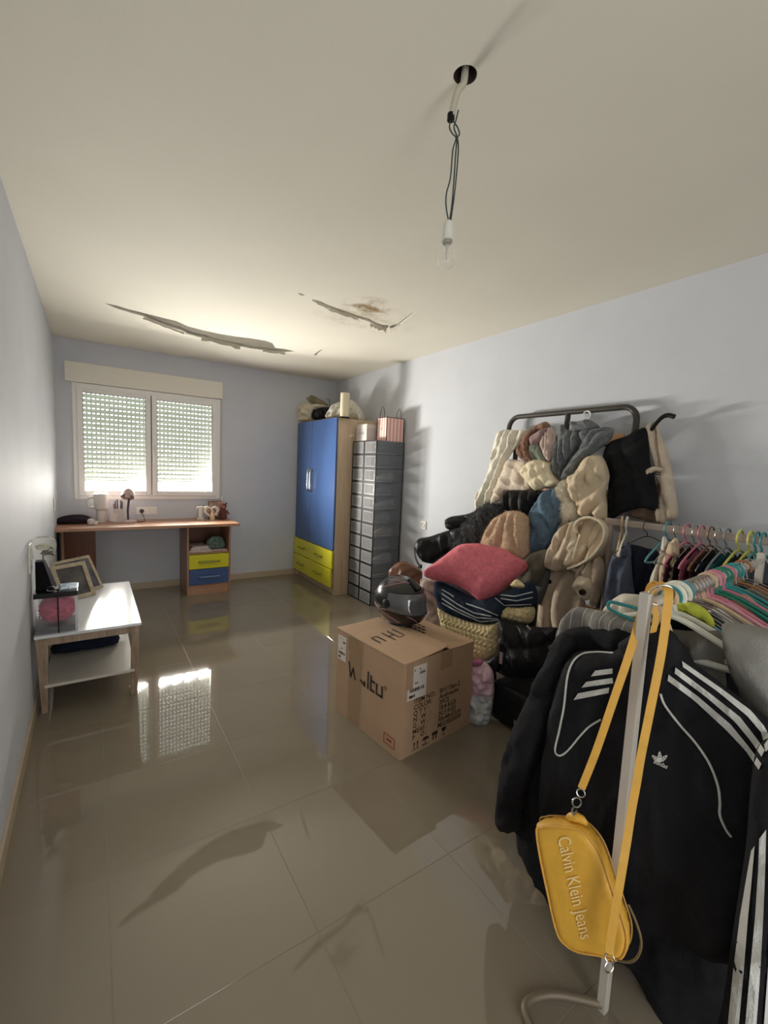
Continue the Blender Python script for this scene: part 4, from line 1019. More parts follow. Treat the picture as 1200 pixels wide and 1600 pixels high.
text_on('registered_mark', '\u00ae', lpt((X0 + .315) / BD, (Z0 + .05) / BH, .001), -ey, ez, .03, M_ink, pl_)
b = B()
for u0, u1, v0, v1 in ((.78, .93, .17, .18), (.78, .93, .07, .08), (.78, .79, .08, .17), (.92, .93, .08, .17), (.82, .89, .115, .14)): b.prism([lpt(u, v, .0008) for u, v in ((u0, v0), (u1, v0), (u1, v1), (u0, v1))], -ex * .0003)
b.build('red_stamp', M_red, pl_)
# printing on the top flaps
for k in range(3):
    for q in range(5 - k):
        o_ = C0 + ex * (SEAM + .05 + k * .035) + ey * (.40 - q * .035) + ez * (BH + .0032)
        b = B(); b.prism([o_, o_ - ey * .026, o_ - ey * .026 + ex * .018, o_ + ex * .018], ez * .0004); b.build('printed_mark', M_ink, fR)
for grp in ((((.06, .26), (.06, .34)), ((.06, .34), (.10, .34)), ((.10, .34), (.10, .26))), (((.15, .24), (.15, .36)), ((.15, .30), (.19, .30)), ((.19, .25), (.23, .25)), ((.23, .25), (.23, .36)), ((.19, .25), (.19, .36)))):
    b = B()
    for a, c in grp:
        p, q = Vector((*a, 0)), Vector((*c, 0)); d = (q - p).normalized(); s = Vector((-d.y, d.x, 0)) * .004
        b.prism([C0 + ex * z.x + ey * z.y + ez * (BH + .0085 + .024 * (z.x / SEAM) ** 2 * .72) for z in (p - s, q - s, q + s, p + s)], ez * .0004)
    b.build('printed_letter', M_ink, fL)


# ================================================================== HELMET
HP = C0 + ex * .345 + ey * .43 + ez * (BH + .016)
hm = thing('motorcycle_helmet', 'black full-face motorcycle helmet with pink lines on the cardboard box', 'helmet', HP)
M_sh = mat('helmet_shell', (20, 19, 22), .22, clear=.6, var=.1, vscale=20); M_vis = mat('visor', (84, 86, 90), .10, spec=.9, clear=.8)
M_tr = mat('helmet_trim', (9, 9, 10), .5); M_pk = mat('pink_line', (196, 140, 150), .4)
fa = math.radians(-78); fw = Vector((math.cos(fa), math.sin(fa), 0)); sd = Vector((-fw.y, fw.x, 0))
def hshape(az, el, k=1.0):
    ce, se = math.cos(el), math.sin(el)
    x, y, z = ce * math.cos(az), ce * math.sin(az), se
    rx = .172 if x > 0 else .172; X = x * rx; Y_ = y * .140; Z = z * .152
    if z < 0:
        fr = max(0, x); X += .030 * fr * min(1, -z * 2); Y_ *= 1 - .16 * min(1, -z); Z = max(Z, -.138)
        if x > 0: X *= 1 - .10 * max(0, -z - .5)
    if z > .55: X -= .012 * (z - .55)
    return HP + fw * X * k + sd * Y_ * k + ez * (.138 + Z * k + .0006)
B().grid(lambda u, v: hshape(2 * math.pi * u, math.pi * (v - .5)), 56, 36, True).build('shell', M_sh, hm, True)
B().grid(lambda u, v: hshape((u - .5) * math.radians(166), math.radians(-10 + 40 * v - 6 * math.cos((u - .5) * 2.6) * (1 - v)), 1.022), 30, 10).build('visor', M_vis, hm, True)
B().tube([hshape((u / 30 - .5) * math.radians(172), math.radians(-11 - 6 * math.cos((u / 30 - .5) * 2.6)), 1.02) for u in range(31)], .004, 6).build('visor_seal', M_tr, hm, True)
B().tube([hshape((u / 30 - .5) * math.radians(172), math.radians(31), 1.02) for u in range(31)], .004, 6).build('visor_seal', M_tr, hm, True)
for s in (-1, 1):
    c = hshape(s * math.radians(84), math.radians(4), 1.01); R_ = Vector((0, 0, 1)).rotation_difference(sd * s).to_matrix()
    B().lathe([(.026, -.004), (.026, .006), (.02, .010), (0, .011)], c, 18, rot=R_).build('pivot_cap', M_tr, hm, True)
B().tube([hshape(2 * math.pi * k / 48, math.radians(-62), 1.01) for k in range(48)], .006, 8, True).build('bottom_trim', M_tr, hm, True)
for az0, e0, az1, e1 in ((-150, 10, -20, 62), (-120, 60, 40, 40), (-100, -12, -10, -38), (20, 66, 110, 20), (-170, -10, -60, -42)):
    B().tube([hshape(math.radians(az0 + (az1 - az0) * k / 14), math.radians(e0 + (e1 - e0) * k / 14 + 12 * math.sin(math.pi * k / 14)), 1.004) for k in range(15)], .0022, 6).build('graphic_line', M_pk, hm, True)
B().box((-.05, -.022, -.006), (.05, .022, .012), .008).build('top_vent', M_tr, hm)
ov = bpy.data.objects['top_vent']; ov.data.transform(Matrix.Translation(HP))
c = hshape(math.radians(0), math.radians(52), 1.0) - HP
ov.matrix_local = Matrix.Translation(c) @ (Matrix.Rotation(fa, 4, 'Z') @ Matrix.Rotation(math.radians(30), 4, 'Y'))
B().grid(lambda u, v: hshape((u - .5) * math.radians(34), math.radians(-46 + 12 * v), 1.012), 8, 5).build('chin_vent', M_tr, hm, True)

# ================================================================== LEANING BED BASE
M_iron = mat('bed_tube', (58, 54, 48), .45, var=.08, vscale=12)
M_slatw = wood('bed_slat', (206, 158, 118), (176, 126, 88), 'y', .5)
bx = lambda z: 2.60 + .052 * z
bed = thing('bed_base', 'upright dark metal bed frame leaning on the right wall under clothes', 'bed frame', (bx(0), 1.85, 0))
by0_, by1_, bz0, bz1, rr = 1.375, 2.335, 1.665, 1.885, .085
pp = []
for cy_, cz_, a0 in ((by0_ + rr, bz0 + rr, 180), (by1_ - rr, bz0 + rr, 270), (by1_ - rr, bz1 - rr, 0), (by0_ + rr, bz1 - rr, 90)):
    for k in range(7): a = math.radians(a0 + 15 * k); pp.append((bx(cz_ + rr * math.sin(a)), cy_ + rr * math.cos(a), cz_ + rr * math.sin(a)))
B().tube(pp, .0185, 10, True).build('head_loop', M_iron, bed, True)
B().tube([(bx(bz0), 1.835, bz0), (bx(bz1), 1.835, bz1)], .018, 8).build('centre_bar', M_iron, bed, True)
for y in (by0_ + .09, by1_ - .09): B().tube([(bx(0), y, 0), (bx(bz0), y, bz0)], .0185, 10).build('side_rail', M_iron, bed, True)
B().tube([(bx(.05), by0_ + .09, .05), (bx(.05), by1_ - .09, .05)], .0185, 10).build('foot_rail', M_iron, bed, True)
for k in range(9):
    z = 1.69 - k * .18; b = B()
    b.grid(lambda u, v: Vector((bx(z) - .022 - .018 * math.sin(math.pi * u), by0_ + .05 + (by1_ - by0_ - .10) * u, z - .03 + .06 * v)), 9, 2)
    g = bmesh.ops.extrude_face_region(b.bm, geom=list(b.bm.faces))
    for q in g['geom']:
        if isinstance(q, bmesh.types.BMVert): q.co.x += .008
    b.build('bed_slat', M_slatw, bed)

# ================================================================== CLOTHES HEAPED ON THE BED BASE
k4 = lambda p: crop(640, 620, 3.75, p)      # measuring windows on the photograph
kB = lambda p: crop(760, 640, 6.0, p)
kC = lambda p: crop(820, 740, 6.0, p)
k6 = lambda p: crop(840, 620, 3.3333, p)
k5 = lambda p: crop(500, 840, 3.158, p)
kT = lambda p: crop(640, 920, 4.615, p)
kR = lambda p: crop(940, 800, 4.615, p)
k7 = lambda p: crop(760, 900, 2.727, p)
def cen(pts): return (sum(p[0] for p in pts) / len(pts), sum(p[1] for p in pts) / len(pts))
def cloth(name, label, cat, pts, X, m, n=(-1, -.25, .1), group=None, **kw):
    o = puff(name, pts, PX(*cen(pts), X), n, m, **kw)
    if label: tag(o, label, cat, group)
    return o
NW = (-1, -.1, .06)
F_cream = fabric('cream', (238, 233, 216), .06); F_brown = fabric('scarf_brown', (140, 108, 92)); F_mauve = fabric('scarf_mauve', (158, 132, 130))
F_sage = fabric('sage', (136, 146, 130)); F_pinkp = fabric('scarf_pink', (206, 184, 172)); F_peach = fabric('peach_quilt', (226, 210, 190), .08)
F_butter = fabric('butter', (236, 222, 190), .08); F_knit = fabric('grey_knit', (116, 120, 122), .25, 30, .9, 160); F_puf = fabric('beige_puffer', (208, 190, 162), .08, 10, .15, 100, rough=.6)
F_black = fabric('black_cotton', (28, 28, 30), .2); F_bp = fabric('black_puffer', (26, 23, 24), .2, rough=.5); F_den = fabric('denim', (96, 118, 136), .22, 40, .5, 300)
F_dfur = fabric('dark_fur', (80, 82, 84), .5, 30); F_pfur = fabric('peach_fur', (208, 180, 152), .12, 20, .8, 120, .4); F_wfur = fabric('white_fur', (236, 230, 214), .1, 30, .8, 100, .4)
F_coat = fabric('beige_coat', (198, 180, 158), .1, 12); F_shear = fabric('shearling', (224, 210, 184), .1, 20, .7, 120, .3); F_taupe = fabric('taupe', (104, 98, 86), .15)
F_trench = fabric('trench', (208, 192, 172), .1); F_grey2 = fabric('grey_trouser', (92, 92, 92), .12)

cloth('knit_cardigan', 'long cream knitted cardigan hanging over the corner of the bed frame', 'cardigan', k4([(515, 210), (560, 193), (640, 196), (690, 190), (682, 235), (600, 330), (530, 460), (490, 560), (462, 640), (395, 690), (383, 590), (430, 510), (470, 400), (490, 290)]), 2.625, F_cream, NW, T=.035, back=.03, folds=[(-20, .06, .020, .5)], lump=(.006, 12), seed=21, res=.011)
cloth('fringed_scarf', 'thin brown fringed scarf strands beside the pink scarf', 'scarf', kB([(275, 385), (345, 270), (400, 200), (420, 250), (400, 360), (395, 470), (330, 470)]), 2.62, F_brown, NW, T=.02, back=.015, folds=[(10, .03, .010)], seed=22, res=.009)
cloth('brown_scarf', 'brown scarf arched over the bed frame above the sage scarf', 'scarf', kB([(348, 260), (420, 185), (545, 112), (600, 150), (585, 178), (480, 205), (418, 262), (395, 330), (400, 400), (435, 480), (385, 465), (345, 370)]), 2.585, F_brown, NW, T=.035, back=.03, folds=[(-30, .03, .008)], seed=23, res=.009)
cloth('mauve_scarf', 'crumpled mauve scarf folded under the brown scarf', 'scarf', kB([(405, 262), (480, 205), (560, 165), (602, 182), (540, 250), (505, 300), (425, 335)]), 2.57, F_mauve, NW, T=.03, back=.03, folds=[(-50, .03, .010)], seed=24, res=.009)
cloth('sage_scarf', 'sage green scarf hanging between brown and pale pink scarves', 'scarf', kB([(420, 330), (500, 300), (520, 400), (562, 480), (530, 495), (440, 440), (405, 375)]), 2.59, F_sage, NW, T=.025, back=.025, folds=[(-10, .035, .008)], seed=25, res=.009)
cloth('pink_scarf', 'pale pink gauzy scarf hanging beside the grey sweater', 'scarf', kB([(500, 295), (560, 190), (615, 168), (655, 260), (645, 380), (612, 485), (570, 482), (522, 385)]), 2.58, F_pinkp, NW, T=.03, back=.03, folds=[(5, .03, .012)], seed=26, res=.009)
cloth('quilted_blanket', 'peach quilted blanket bunched above the black puffer', 'blanket', kB([(200, 470), (330, 480), (410, 500), (430, 740), (300, 770), (180, 760), (130, 860), (40, 880), (60, 790), (120, 640), (160, 560)]), 2.60, F_peach, NW, T=.035, back=.04, folds=[(60, .09, .010), (-20, .12, .008)], seed=27, res=.011)
cloth('quilted_jacket', 'butter-cream quilted jacket balled up under the scarves', 'jacket', kB([(320, 585), (400, 492), (480, 470), (560, 490), (612, 520), (622, 600), (692, 685), (640, 722), (560, 732), (480, 767), (420, 722), (370, 660)]), 2.55, F_butter, NW, T=.05, back=.05, quilt=(.055, .07, .024, 35), seed=28, res=.009)
cloth('rolled_puffer', 'black quilted puffer rolled above the denim jacket', 'jacket', k4([(548, 592), (570, 550), (660, 546), (770, 548), (800, 560), (750, 640), (705, 700), (640, 690), (570, 668), (530, 640)]), 2.52, F_bp, NW, T=.05, back=.05, quilt=(.075, None, .04, 10), seed=29, res=.010)
sw = thing('knit_sweater', 'grey cable-knit roll-neck sweater draped over the bed frame', 'sweater', PX(880, 740, 2.57))
puff('body', kB([(690, 170), (722, 138), (760, 190), (900, 190), (960, 200), (900, 330), (840, 400), (760, 500), (725, 570), (695, 650), (650, 600), (608, 560), (622, 460), (650, 340), (680, 250)]), PX(885, 705, 2.585), NW, F_knit, T=.045, back=.04, folds=[(8, .05, .014), (8, .012, .0035, .3)], parent=sw, seed=31, res=.007)
puff('sleeve', kB([(870, 210), (1000, 182), (1120, 163), (1195, 190), (1160, 290), (1060, 375), (900, 485), (830, 590), (765, 645), (700, 640), (760, 520), (860, 400), (900, 310)]), PX(915, 700, 2.545), NW, F_knit, T=.05, back=.03, folds=[(-48, .05, .014), (-48, .012, .0035, .3)], parent=sw, seed=32, res=.007)
puff('roll_neck', kB([(788, 112), (840, 112), (900, 100), (960, 92), (1035, 135), (1065, 172), (980, 190), (880, 195), (800, 165)]), PX(912, 664, 2.575), NW, F_knit, T=.04, back=.04, folds=[(70, .04, .010)], parent=sw, seed=33, res=.008)
pu = thing('hooded_puffer', 'beige hooded puffer coat with fur trim hanging beside the black vest', 'coat', PX(920, 770, 2.52))
puff('body', kB([(850, 600), (920, 470), (1000, 428), (1095, 450), (1155, 620), (1122, 760), (1135, 940), (1122, 1075), (1060, 1040), (1000, 975), (940, 1010), (870, 985), (850, 870), (830, 720)]), PX(925, 765, 2.52), NW, F_puf, T=.075, back=.04, folds=[(-35, .11, .030), (30, .08, .014)], lump=(.008, 10), parent=pu, seed=34, res=.009)
puff('hood', kB([(770, 630), (850, 592), (905, 560), (945, 480), (985, 450), (960, 560), (935, 690), (905, 800), (852, 868), (800, 832), (776, 740)]), PX(902, 755, 2.47), NW, F_puf, T=.05, back=.05, quilt=(.09, .07, .018, 20), parent=pu, seed=35, res=.009)
fz_ = puff('fur_trim', kB([(672, 758), (705, 700), (770, 668), (800, 760), (800, 835), (740, 830), (700, 810)]), PX(885, 768, 2.50), NW, F_wfur, T=.04, back=.04, parent=pu, seed=36, res=.011)
fur(fz_, F_wfur, 2600, .028, .0011, 3)
fz_ = puff('fur_trim', kB([(705, 820), (800, 825), (862, 880), (866, 1000), (800, 1060), (718, 1050)]), PX(892, 795, 2.53), NW, F_wfur, T=.045, back=.03, parent=pu, seed=37, res=.011)
fur(fz_, F_wfur, 2600, .022, .0010, 4)
dj = cloth('denim_jacket', 'blue denim jacket hanging beneath the rolled black puffer', 'jacket', k4([(780, 560), (862, 538), (892, 600), (892, 720), (862, 780), (825, 880), (760, 905), (690, 905), (693, 720), (722, 650)]), 2.49, F_den, NW, T=.06, back=.04, folds=[(25, .09, .020), (-10, .06, .008)], seed=38, res=.009)
for pl in (((722, 690), (790, 695), (850, 690)), ((830, 570), (800, 640), (790, 695), (785, 800))):
    w3 = [hit(dj, *q, .002) for q in crop(640, 620, 3.75, [tuple(z) for z in (lambda s: [(v.x, v.y) for v in s])(smooth_path([(a, c, 0) for a, c in pl], 6))])]; w3 = [q for q in w3 if q]
    if len(w3) > 3: B().tube(w3, .0016, 5).build('seam', fabric('denim_seam', (112, 138, 158)), dj, True)
df = cloth('fur_scarf', 'shaggy charcoal faux-fur garment above the pink pillow', 'fur', k4([(390, 685), (470, 628), (540, 640), (552, 672), (490, 722), (440, 840), (420, 900), (330, 900), (268, 885), (300, 800), (340, 740)]), 2.45, F_dfur, NW, T=.08, back=.06, folds=[(35, .08, .016)], seed=39, res=.013)
fur(df, F_dfur, 6500, .034, .0011, 5)
fur(df, fabric('grey_fur_tip', (158, 160, 162)), 1500, .036, .0009, 6)
pf2 = cloth('plush_coat', 'peach plush fur coat folded above the pink pillow', 'coat', k4([(428, 852), (490, 732), (545, 688), (612, 668), (684, 700), (694, 800), (684, 945), (600, 925), (520, 905), (450, 892)]), 2.38, F_pfur, NW, T=.07, back=.06, R=.06, folds=[('fan', 640 + 600 / 3.75, 620 + 560 / 3.75, 9, .011)], seed=40, res=.010)
fur(pf2, F_pfur, 5000, .012, .0010, 7)
cloth('taupe_trousers', 'folded taupe trousers between pillow and beige coat', 'trousers', k4([(640, 1050), (685, 938), (760, 900), (832, 898), (806, 990), (742, 1105)]), 2.40, F_taupe, NW, T=.05, back=.05, folds=[(-30, .09, .014)], seed=41)
cloth('grey_trousers', 'grey cloth hanging below the taupe trousers', 'trousers', k4([(735, 1100), (800, 1000), (830, 960), (815, 1090), (765, 1215), (722, 1190)]), 2.43, F_grey2, NW, T=.03, back=.03, folds=[(0, .06, .010)], seed=42)
# hooded shearling coat and the long beige coat under it
shc = thing('shearling_coat', 'beige shearling-lined coat with an open curled collar', 'coat', PX(905, 850, 2.45))
puff('body', kC([(165, 850), (230, 720), (290, 570), (380, 480), (480, 440), (600, 405), (720, 440), (780, 520), (790, 640), (745, 780), (640, 860), (500, 890), (400, 895), (300, 925), (250, 905)]), PX(900, 850, 2.45), NW, F_coat, T=.07, back=.05, folds=[(-15, .085, .026), (20, .07, .010)], parent=shc, seed=43, res=.009)
cp_ = lambda pts, X: [PX(*q, X) for q in kC(pts)]
puff('lapel', kC([(358, 850), (390, 700), (430, 510), (475, 490), (500, 600), (570, 660), (560, 720), (480, 800), (400, 870)]), PX(895, 850, 2.395), NW, F_shear, T=.03, back=.03, folds=[(-18, .07, .016)], parent=shc, seed=44, res=.009)
b = B(); loopc = [(500, 560), (480, 490), (530, 432), (620, 412), (715, 452), (758, 525), (745, 620), (700, 700), (640, 770), (540, 840), (430, 885)]
band = cp_(loopc, 2.375); band = smooth_path(band, 6)
b.ribbon(band, [Vector((1, .25, -.1))] * len(band), .075, .012).build('collar', F_shear, shc, True)
puff('collar_inside', kC([(490, 500), (540, 440), (620, 425), (700, 460), (742, 530), (730, 610), (690, 690), (640, 750), (580, 690), (570, 620), (510, 570)]), PX(922, 835, 2.425), NW, F_shear, T=.012, back=.03, parent=shc, seed=45, res=.010)
puff('sleeve', kC([(500, 890), (600, 820), (700, 770), (745, 850), (748, 960), (730, 1040), (690, 1200), (640, 1250), (610, 1190), (620, 1050), (560, 980), (490, 1000)]), PX(925, 905, 2.42), NW, F_coat, T=.05, back=.04, folds=[(-5, .05, .020)], parent=shc, seed=46, res=.009)
puff('cuff', kC([(445, 1065), (470, 1000), (525, 955), (620, 985), (648, 1080), (610, 1180), (520, 1180), (500, 1120)]), PX(910, 918, 2.375), NW, F_shear, T=.04, back=.04, lump=(.006, 18), parent=shc, seed=47, res=.008)
cq = PX(*kC([(540, 1112)])[0], 2.325); Rm = Vector((0, 0, 1)).rotation_difference(Vector((-.75, -.45, -.35)).normalized()).to_matrix()
B().lathe([(.021, .0), (.019, .006), (.013, .004), (.010, -.02), (0, -.022)], cq, 16, rot=Rm).build('cuff_opening', fabric('cuff_dark', (84, 68, 52)), shc, True)
lc = thing('long_coat', 'long taupe-beige wool coat hanging under the shearling coat', 'coat', PX(875, 930, 2.47))
puff('body', kC([(225, 915), (330, 900), (430, 900), (500, 960), (520, 1060), (560, 1180), (570, 1260), (520, 1420), (460, 1640), (60, 1640), (90, 1420), (115, 1290), (180, 1100), (215, 980)]), PX(875, 940, 2.49), NW, F_coat, T=.06, back=.04, folds=[(-12, .14, .022)], parent=lc, seed=48, res=.011)
bq = hit(lc.children[0], *kC([(232, 1013)])[0], .003) or PX(856, 909, 2.42)
B().lathe([(0, -.004), (.013, -.004), (.014, .002), (.010, .005), (0, .004)], bq, 14, axis='x').build('button', M_black, lc, True)
# black sleeveless vest and trench jacket
cloth('black_vest', 'black sleeveless vest hanging over the end of the bed frame', 'vest', k6([(340, 320), (370, 240), (460, 205), (520, 172), (565, 165), (580, 250), (588, 350), (612, 430), (622, 585), (540, 578), (450, 602), (380, 632), (366, 500), (372, 400)]), 2.60, F_black, NW, T=.04, back=.03, folds=[(12, .10, .014), (-40, .12, .008)], seed=50, res=.011)
tj = thing('trench_jacket', 'pale beige trench jacket hanging open beside the black vest', 'jacket', PX(1035, 740, 2.66))
puff('body', k6([(565, 155), (622, 133), (642, 200), (682, 290), (702, 400), (716, 480), (732, 610), (690, 652), (640, 664), (628, 560), (640, 470), (618, 425), (600, 345), (582, 250)]), PX(1035, 740, 2.66), NW, F_trench, T=.03, back=.03, folds=[(12, .07, .026), (60, .16, .012)], parent=tj, seed=51, res=.010)
puff('lining', k6([(470, 612), (540, 560), (640, 440), (660, 560), (640, 664), (560, 645)]), PX(1015, 795, 2.70), NW, fabric('trench_in', (150, 124, 104)), T=.02, back=.02, parent=tj, seed=52)
puff('belt', k6([(548, 402), (572, 375), (610, 362), (650, 372), (645, 390), (612, 388), (572, 412)]), PX(1018, 735, 2.60), NW, F_trench, T=.012, back=.012, parent=tj, seed=53, res=.007)
b = B(); bk_ = [PX(*q, 2.575) for q in k6([(606, 392), (640, 394), (640, 406), (608, 402)])]; b.tube(bk_, .0025, 6, True); b.build('buckle', M_black, tj, True)
puff('belt_end', k6([(610, 590), (632, 585), (640, 645), (618, 648)]), PX(1028, 805, 2.61), NW, F_trench, T=.010, back=.01, parent=tj, seed=54, res=.008)
t = thing('coat_hanger', 'black plastic coat hanger whose arm sticks out of the trench jacket', 'hanger', PX(1035, 655, 2.64))
arm_ = smooth_path([PX(*q, 2.655) for q in k6([(590, 175), (618, 138), (650, 106), (680, 96), (712, 104)])], 6)
B().tube(arm_, [.010 + .004 * (k / len(arm_)) for k in range(len(arm_))], 8).build('arm', M_black, t, True)
B().tube(smooth_path([PX(*q, 2.70) for q in k6([(590, 175), (560, 190), (520, 215)])], 5), .010, 8).build('arm', M_black, t, True)
# white hanger of the sweater
t = thing('coat_hanger', 'white hanger hooked over the bed frame inside the grey sweater', 'hanger', PX(920, 655, 2.62))
hk = [PX(*q, 2.595) for q in kB([(912, 50), (920, 25), (945, 14), (968, 25), (975, 55), (955, 85), (930, 110)])]
B().tube(smooth_path(hk, 5), .0042, 8).build('hook', M_whitepl, t, True)
B().tube(smooth_path([PX(*q, 2.615) for q in kB([(780, 195), (850, 140), (930, 110), (1040, 150), (1110, 185)])], 5), .005, 8).build('shoulder_bar', M_whitepl, t, True)

# ================================================================== BAGS UNDER THE CLOTHES
F_nyl = fabric('black_nylon', (27, 27, 30), .3, 20, .3, 80, rough=.45)
tag(puff('added_support_sack', [(2.48, 1.75, .0), (2.48, 2.75, .0), (2.48, 2.8, .3), (2.48, 2.7, .55), (2.48, 2.3, .66), (2.48, 1.9, .6), (2.48, 1.72, .3)], (2.48, 2.2, .3), (-1, 0, 0), fabric('support_sack_cloth', (38, 38, 44)), T=.08, back=.08, lump=(.01, 4), pxo=False, res=.04, seed=60), 'added dark sack hidden behind the heap as support for the bags', 'bag')  # invented sack, mostly out of sight, added to support the bags above it
t = thing('duffel_bag', 'black nylon duffel bag sticking out of the heap above the brown bag', 'bag', PX(690, 875, 2.42))
puff('body', k4([(42, 850), (60, 828), (120, 818), (240, 780), (300, 800), (330, 850), (290, 900), (190, 945), (150, 978), (85, 968), (52, 925), (32, 880)]), PX(685, 850, 2.40), (-.85, -.5, .1), F_nyl, T=.09, back=.10, R=.06, folds=[(40, .22, .008)], lump=(.004, 8), parent=t, seed=61, res=.011)
st_ = [PX(*q, 2.30) for q in k4([(48, 850), (30, 890), (38, 950), (55, 985), (68, 1000)])]
B().ribbon(smooth_path(st_, 5), (0, 1, 0), .02, .003).build('strap', F_nyl, t)
B().box(PX(*k4([(62, 990)])[0], 2.30) - Vector((.008, .018, .022)), PX(*k4([(62, 990)])[0], 2.30) + Vector((.008, .018, .012)), .003).build('buckle', M_black, t)
cloth('black_backpack', 'flat black bag lying on the duffel beside the fur scarf', 'bag', k4([(205, 735), (215, 715), (250, 700), (330, 688), (385, 672), (400, 700), (370, 760), (300, 790), (262, 790), (215, 772)]), 2.50, F_nyl, (-.85, -.5, .1), T=.06, back=.06, folds=[(75, .06, .014)], seed=62, res=.010)
cloth('shoulder_bag', 'small dark shoulder bag wedged between duffel and fur scarf', 'bag', k4([(235, 790), (290, 765), (345, 745), (330, 800), (300, 850), (260, 850)]), 2.42, F_nyl, (-.85, -.5, .1), T=.05, back=.04, folds=[(40, .05, .008)], seed=63)
cloth('leather_bag', 'brown leather bag standing behind the helmet', 'bag', k5([(338, 175), (350, 150), (385, 122), (430, 120), (500, 160), (506, 215), (520, 420), (470, 520), (370, 480), (345, 300)]), 2.35, mat('brown_leather', (116, 76, 54), .4, var=.12, vscale=20, bump=.2, bscale=60), (-.8, -.6, .1), T=.08, back=.06, lump=(.004, 10), seed=64)
cloth('fabric_bag', 'crumpled pale pink-grey bag beside the straw tote', 'bag', k5([(495, 215), (540, 205), (575, 220), (605, 340), (615, 430), (620, 600), (540, 640), (480, 560), (500, 400)]), 2.12, fabric('pale_mauve_nylon', (184, 166, 158), .1, 14, .4, 40, rough=.6), (-.9, -.4, .1), T=.07, back=.05, folds=[(60, .07, .022), (-30, .09, .012)], lump=(.01, 10), seed=65, res=.010)
# striped straw tote (two of them, the second behind)
M_str = mat('straw', (226, 208, 158), .8, var=.25, vscale=60, bump=.5, bscale=150); F_navy = fabric('navy_stripe', (38, 50, 66), .2); F_wht = fabric('white_stripe', (196, 202, 204), .05)
def tote(label, straw, navy, X, n, stripes, seed):
    t = thing('straw_tote', label, 'bag', PX(*cen(straw), X))
    puff('woven_base', straw, PX(*cen(straw), X), n, M_str, T=.07, back=.07, R=.07, weave=(.030, .011), parent=t, seed=seed, res=.0068)
    nv = puff('fabric_top', navy, PX(*cen(straw), X), n, F_navy, T=.075, back=.07, R=.06, folds=[(70, .09, .010)], parent=t, seed=seed + 1, res=.010, extra=lambda U, W: .004 + 0 * U)
    for l, r in stripes: decal('stripe', nv, l, r, F_wht, nv, 16, 1, .003)
    return t
def thinstripe(pl, w=2.0): return [(x, y - w / 2) for x, y in pl], [(x, y + w / 2) for x, y in pl]
s1 = [thinstripe(k5(p)) for p in (((600, 275), (680, 330), (760, 372), (845, 388)), ((600, 300), (680, 352), (770, 395), (880, 402)), ((600, 322), (690, 372), (790, 415), (885, 408)), ((720, 325), (800, 352), (880, 385)), ((600, 255), (640, 278), (660, 292)))]
tote('straw tote with navy white-striped top under the pink pillow', k5([(598, 335), (720, 395), (830, 420), (900, 410), (896, 480), (888, 545), (860, 592), (795, 606), (735, 580), (680, 540), (630, 480), (605, 420)]), k5([(575, 215), (640, 235), (760, 295), (860, 295), (918, 335), (905, 400), (885, 428), (820, 428), (720, 408), (598, 350)]), 2.02, (-1, -.25, .15), s1, 66)
s2 = [thinstripe(k5(p), 1.8) for p in (((880, 280), (960, 290), (1050, 268)), ((890, 300), (970, 312), (1050, 295)), ((915, 335), (990, 332), (1045, 330)), ((862, 296), (912, 336)))]
tote('second striped straw tote squeezed behind the first, against the coats', k5([(905, 340), (1045, 335), (1042, 420), (950, 418), (900, 405)]), k5([(850, 300), (930, 265), (1000, 225), (1055, 222), (1060, 335), (920, 350)]), 2.14, (-1, -.25, .15), s2, 68)
cloth('cord_bundle', 'tan cord handle poking out above the second straw tote', 'handle', k5([(940, 235), (970, 205), (1010, 235), (1000, 248), (960, 245)]), 2.06, M_str, NW, T=.02, back=.015, seed=70, res=.008)
cloth('travel_bag', 'narrow black bag standing behind the second straw tote', 'bag', k5([(1040, 225), (1070, 290), (1062, 420), (1045, 500), (1020, 500), (1030, 400), (1045, 330)]), 2.26, F_nyl, NW, T=.03, back=.04, seed=71)
# pillow
nP = (-.62, -.40, .68)
pw = cloth('throw_pillow', 'dusty pink velvet throw pillow on top of the straw tote', 'pillow', k4([(80, 1040), (180, 965), (280, 888), (360, 873), (450, 880), (560, 908), (640, 955), (694, 990), (650, 1040), (545, 1132), (440, 1192), (395, 1184), (330, 1132), (240, 1090), (150, 1072)]), 2.10, mat('pink_velvet', (222, 116, 130), .75, var=.14, vscale=45, bump=.3, bscale=130, sheen=.5), nP, T=.10, back=.07, folds=[('fan', 748, 936, 14, .0022)], lump=(.003, 9), R=.11, wr=(60, .08, .004), seed=72, res=.010)
# black tote over a flat case
bt = thing('black_tote', 'slumped black tote bag on the flat black case', 'bag', PX(815, 1050, 2.02))
puff('body', kT([(655, 215), (740, 240), (840, 265), (960, 278), (1058, 280), (1068, 330), (1040, 470), (1000, 600), (900, 640), (800, 645), (690, 618), (652, 540), (650, 330)]), PX(820, 1010, 2.06), (-1, -.3, .1), F_nyl, T=.08, back=.10, folds=[(35, .14, .020), (-30, .16, .012)], parent=bt, seed=73, res=.010)
B().box(PX(*kT([(660, 500)])[0], 1.955) - Vector((.003, .012, .035)), PX(*kT([(660, 500)])[0], 1.955) + Vector((.003, .012, .035)), .002).build('zip_pull', M_chrome, bt)
B().box(PX(*kT([(858, 282)])[0], 1.965) - Vector((.002, .016, .006)), PX(*kT([(858, 282)])[0], 1.965) + Vector((.002, .016, .006)), .002, rot=Matrix.Rotation(.5, 3, 'X')).build('clasp', M_chrome, bt)
case = thing('travel_case', 'flat black fabric case lying on the floor under the black tote', 'suitcase', (2.15, 1.45, 0))
B().box((1.945, 1.22, .004), (2.38, 1.69, .235), .03, seg=4).build('body', F_nyl, case, True)
